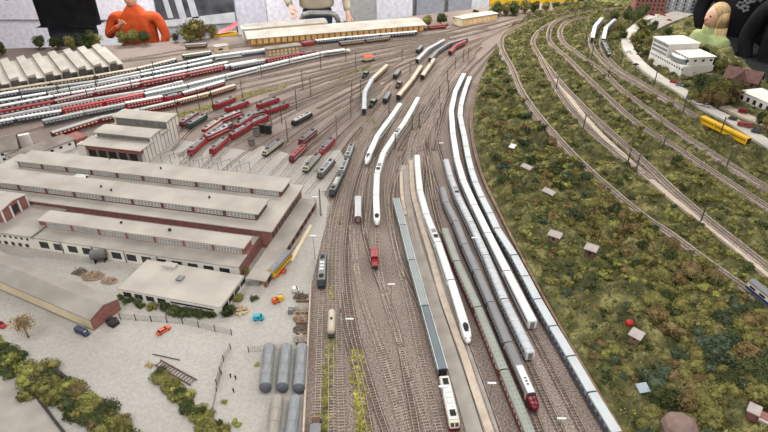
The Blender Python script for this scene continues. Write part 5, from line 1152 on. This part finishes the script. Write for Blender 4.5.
# ---------------------------------------------------------------- people
def skinned(name,mat,joints,edges,parent,root=0,lv=2):
    me=bpy.data.meshes.new(name); bm=bmesh.new(); lay=bm.verts.layers.skin.verify(); vs=[bm.verts.new(j[0]) for j in joints]
    for i,(v,j) in enumerate(zip(vs,joints)):
        rr=j[1]; v[lay].radius=(rr,rr) if not isinstance(rr,tuple) else rr; v[lay].use_root=(i==root)
    for a,b_ in edges: bm.edges.new((vs[a],vs[b_]))
    bm.to_mesh(me); bm.free(); me.materials.append(mat); o=bpy.data.objects.new(name,me); COL.objects.link(o); o.parent=parent
    s=o.modifiers.new('skin','SKIN'); s.use_smooth_shade=True; d=o.modifiers.new('sub','SUBSURF'); d.levels=d.render_levels=lv; return o
skin=M('skin','c99c84','d9ae97',scale=12,rough=.55)
def person(label,x,y,rz,ht,top,legs,hairm,rh,lh,scale=1,hair='short',elbr=None,elbl=None,coat=False,facing=1,wide=1.0):
    """local frame: facing -y; z=0 at floor. rh/lh: hand positions, elb: elbow positions"""
    r=empty('person',(x,y,-.85),rz,label,'person'); s=ht/1.75; V=lambda a,b_,c:(a*s,b_*s,c*s)
    sh=.19*wide; hip=.09
    J=[(V(0,0,.95),.10*s),(V(0,0,1.15),.095*s),(V(0,0,1.38),.1*s),(V(0,0,1.5),.05*s),(V(0,-.015,1.6),.075*s),(V(0,-.02,1.68),.075*s)]
    E=[(0,1),(1,2),(2,3),(3,4),(4,5)]
    def arm(sx,el,ha):
        k=len(J); J.extend([(V(sx*sh*.9,0,1.39),.035*s),(el,.033*s),(ha,.024*s)]); E.extend([(2,k),(k,k+1),(k+1,k+2)])
        d=(Vector(ha)-Vector(el)).normalized(); side=d.cross(Vector((0,1,.2))).normalized()
        p=Vector(ha)+d*.045*s; J.append((tuple(p),(.034*s,.018*s))); E.append((k+2,k+3)); kp=k+3
        for i,(o_,l_) in enumerate(((-.027,.065),(-.009,.078),(.009,.074),(.027,.058))):
            a=p+side*o_*s+d*.035*s; b2=a+(d*.6+Vector((0,-.5,-.1)))*l_*s*.6; q=len(J); J.extend([(tuple(a),.0095*s),(tuple(b2),.008*s)]); E.extend([(kp,q),(q,q+1)])
        a=Vector(ha)+side*.035*s+d*.02*s; q=len(J); J.extend([(tuple(a),.011*s),(tuple(a+(side*.5+d)*.04*s),.009*s)]); E.extend([(k+2,q),(q,q+1)])
    er=elbr or V(-sh-.08,-.02,1.15); el=elbl or V(sh+.08,-.02,1.15)
    arm(-1,er,rh); arm(1,el,lh)
    for sx in (-1,1):
        k=len(J); J.extend([(V(sx*hip,0,.88),.085*s),(V(sx*.1,-.01,.48),.055*s),(V(sx*.1,0,.08),.038*s),(V(sx*.1,-.13,.03),.035*s)]); E.extend([(0,k),(k,k+1),(k+1,k+2),(k+2,k+3)])
    skinned('body',skin,J,E,r)
    # upper clothing
    lo=.66 if coat else .93
    K=[(V(0,0,lo),((.2 if coat else .16)*s*wide,.17*s if coat else .135*s)),(V(0,0,1.15),(.185*s*wide,.135*s)),(V(0,0,1.36),(.18*s*wide,.13*s)),(V(0,0,1.45),(.115*s,.1*s)),(V(0,-.005,1.56),.075*s),
       (V(-sh,0,1.39),.085*s),(er,.062*s),(tuple(Vector(er).lerp(Vector(rh),.85)),.042*s),(V(sh,0,1.39),.085*s),(el,.062*s),(tuple(Vector(el).lerp(Vector(lh),.85)),.042*s)]
    skinned('jacket' if coat else 'sweater',top,K,[(0,1),(1,2),(2,3),(3,4),(2,5),(5,6),(6,7),(2,8),(8,9),(9,10)],r,root=1)
    T=[(V(0,0,1.04),(.19*s*wide,.13*s)),(V(0,0,.7),(.21*s*wide,.15*s)),(V(-hip,0,.66),.09*s),(V(-.1,-.01,.48),.075*s),(V(-.1,0,.1),.06*s),(V(hip,0,.66),.09*s),(V(.1,-.01,.48),.075*s),(V(.1,0,.1),.06*s)]
    skinned('trousers',legs,T,[(0,1),(1,2),(2,3),(3,4),(1,5),(5,6),(6,7)],r)
    # head details
    m=MB().ell(V(0,-.03,1.63),.078*s,.095*s,.115*s,20,14); hd=m.obj('head',skin,r,smooth=True)
    MB().ell(V(0,-.125,1.615),.013*s,.018*s,.022*s).obj('nose',skin,r,smooth=True); MB().ell(V(0,-.113,1.57),.025*s,.01*s,.008*s).obj('mouth',M('lips','a8625a','b56f66',scale=20),r,smooth=True)
    for sx in (-1,1):
        MB().ell(V(sx*.032,-.112,1.645),.014*s,.008*s,.008*s).obj('eye',m_dark,r,smooth=True); MB().ell(V(sx*.08,-.02,1.62),.01*s,.018*s,.028*s).obj('ear',skin,r,smooth=True)
    if hair=='long':
        m=MB(); m.ell(V(0,.012,1.665),.096*s,.112*s,.112*s,20,12); m.ell(V(0,.05,1.6),.088*s,.075*s,.13*s,16,10)
        for i in range(90):
            a=math.pi*(-.16+1.32*i/89); c=Vector(V(.082*math.cos(a),.015+.082*math.sin(a),1.68)); 
            q=R.uniform(.9,1.25); p1=c+Vector(V(.016*math.cos(a),.02*math.sin(a),-.15)); p2=c+Vector(V(.03*math.cos(a)*q+R.uniform(-.012,.012),.045*math.sin(a)+.01,-.36*q))
            m.cyl(tuple(c),tuple(p1),.016*s,.02*s,6).cyl(tuple(p1),tuple(p2),.02*s,.006*s,6)
        m.obj('hair',hairm,r,smooth=True)
    else: MB().ell(V(0,.005,1.675),.088*s,.1*s,.09*s,18,10).obj('hair',hairm,r,smooth=True)
    return r
blc=M('black_cloth','141416','1f1f22',scale=9,rough=.9,spec=.1); dgc=M('charcoal_cloth','2c2d33','3a3b42',scale=6,rough=.9,spec=.1); orc=M('orange_wool','b0441f','c95529',scale=14,rough=.9,bump=.4); jn=M('jeans','2a3346','38435a',scale=12,rough=.9); bgc=M('beige_cloth','a59a86','b8ad98',scale=8,rough=.9)
blond=M('blond_hair','a08660','c4a87c',scale=14,rough=.6,stretch=(6,6,1)); bh=M('brown_hair','3b2a20','4c382c',scale=20,rough=.6); grc=M('pale_green_cloth','7f8c5c','98a575',scale=10,rough=.9)
person('adult in black top and charcoal trousers with raised elbows behind the carriage shed',-3.12,5.7,0,1.86,blc,dgc,bh,(-.13,-.28,1.62),(.13,-.28,1.62),elbr=(-.5,-.16,1.27),elbl=(.43,-.16,1.34),wide=1.66)
person('child in an orange turtleneck sweater behind the back edge of the layout',-2.5,5.78,0,1.32,orc,jn,bh,(-.06,-.22,1.02),(.2,-.12,.7),elbr=(-.29,-.06,.86),elbl=(.29,-.03,.86),wide=1.52)
person('adult in beige jacket and jeans standing at the silver barrier',-.78,6.75,.2,1.72,bgc,jn,bh,(-.3,-.15,.95),(.33,-.22,.86),elbr=(-.36,.02,1.12),elbl=(.33,.0,1.15),wide=1.2)
person('blond child in a pale green top leaning at the right layout edge',2.75,4.75,-1.35,1.37,grc,jn,blond,(-.12,-.24,.8),(.12,-.24,.8),hair='long')
person('adult in a black jacket standing right of the blond child',3.12,4.2,-.9,1.8,blc,dgc,bh,(-.2,-.15,.78),(.2,-.15,.78),wide=1.5)
pp=person('adult in a dark jacket with pale floral pattern behind the blond child',3.22,5.05,-.8,1.85,blc,blc,bh,(-.25,-.1,.8),(.25,-.1,.8),wide=1.7)
m=MB()
for i in range(11):
    a=R.uniform(0,6.28); c=(R.uniform(-.16,.16),-.2-R.uniform(0,.01),1.2+R.uniform(-.02,.28)); 
    for k in range(5): q=a+k*1.257; m.ell((c[0]+.022*math.cos(q),c[1],c[2]+.022*math.sin(q)),.013,.006,.013,8,5)
m.obj('floral_pattern',M('pattern_grey','55565c','77787d',scale=20),pp)
person('adult in dark clothes behind the clear plastic screen',3.5,5.85,-.8,1.8,blc,dgc,bh,(-.25,-.1,.8),(.25,-.1,.8),wide=1.6)
person('adult in black standing farthest right beside the striped disc',3.3,3.75,-.9,1.8,blc,dgc,bh,(-.2,-.1,.78),(.2,-.1,.78),wide=1.5)
# drop unused prototypes
for o in [o for o in bpy.data.objects if o.get('proto')]:
    for c in list(o.children_recursive): bpy.data.objects.remove(c)
    bpy.data.objects.remove(o)
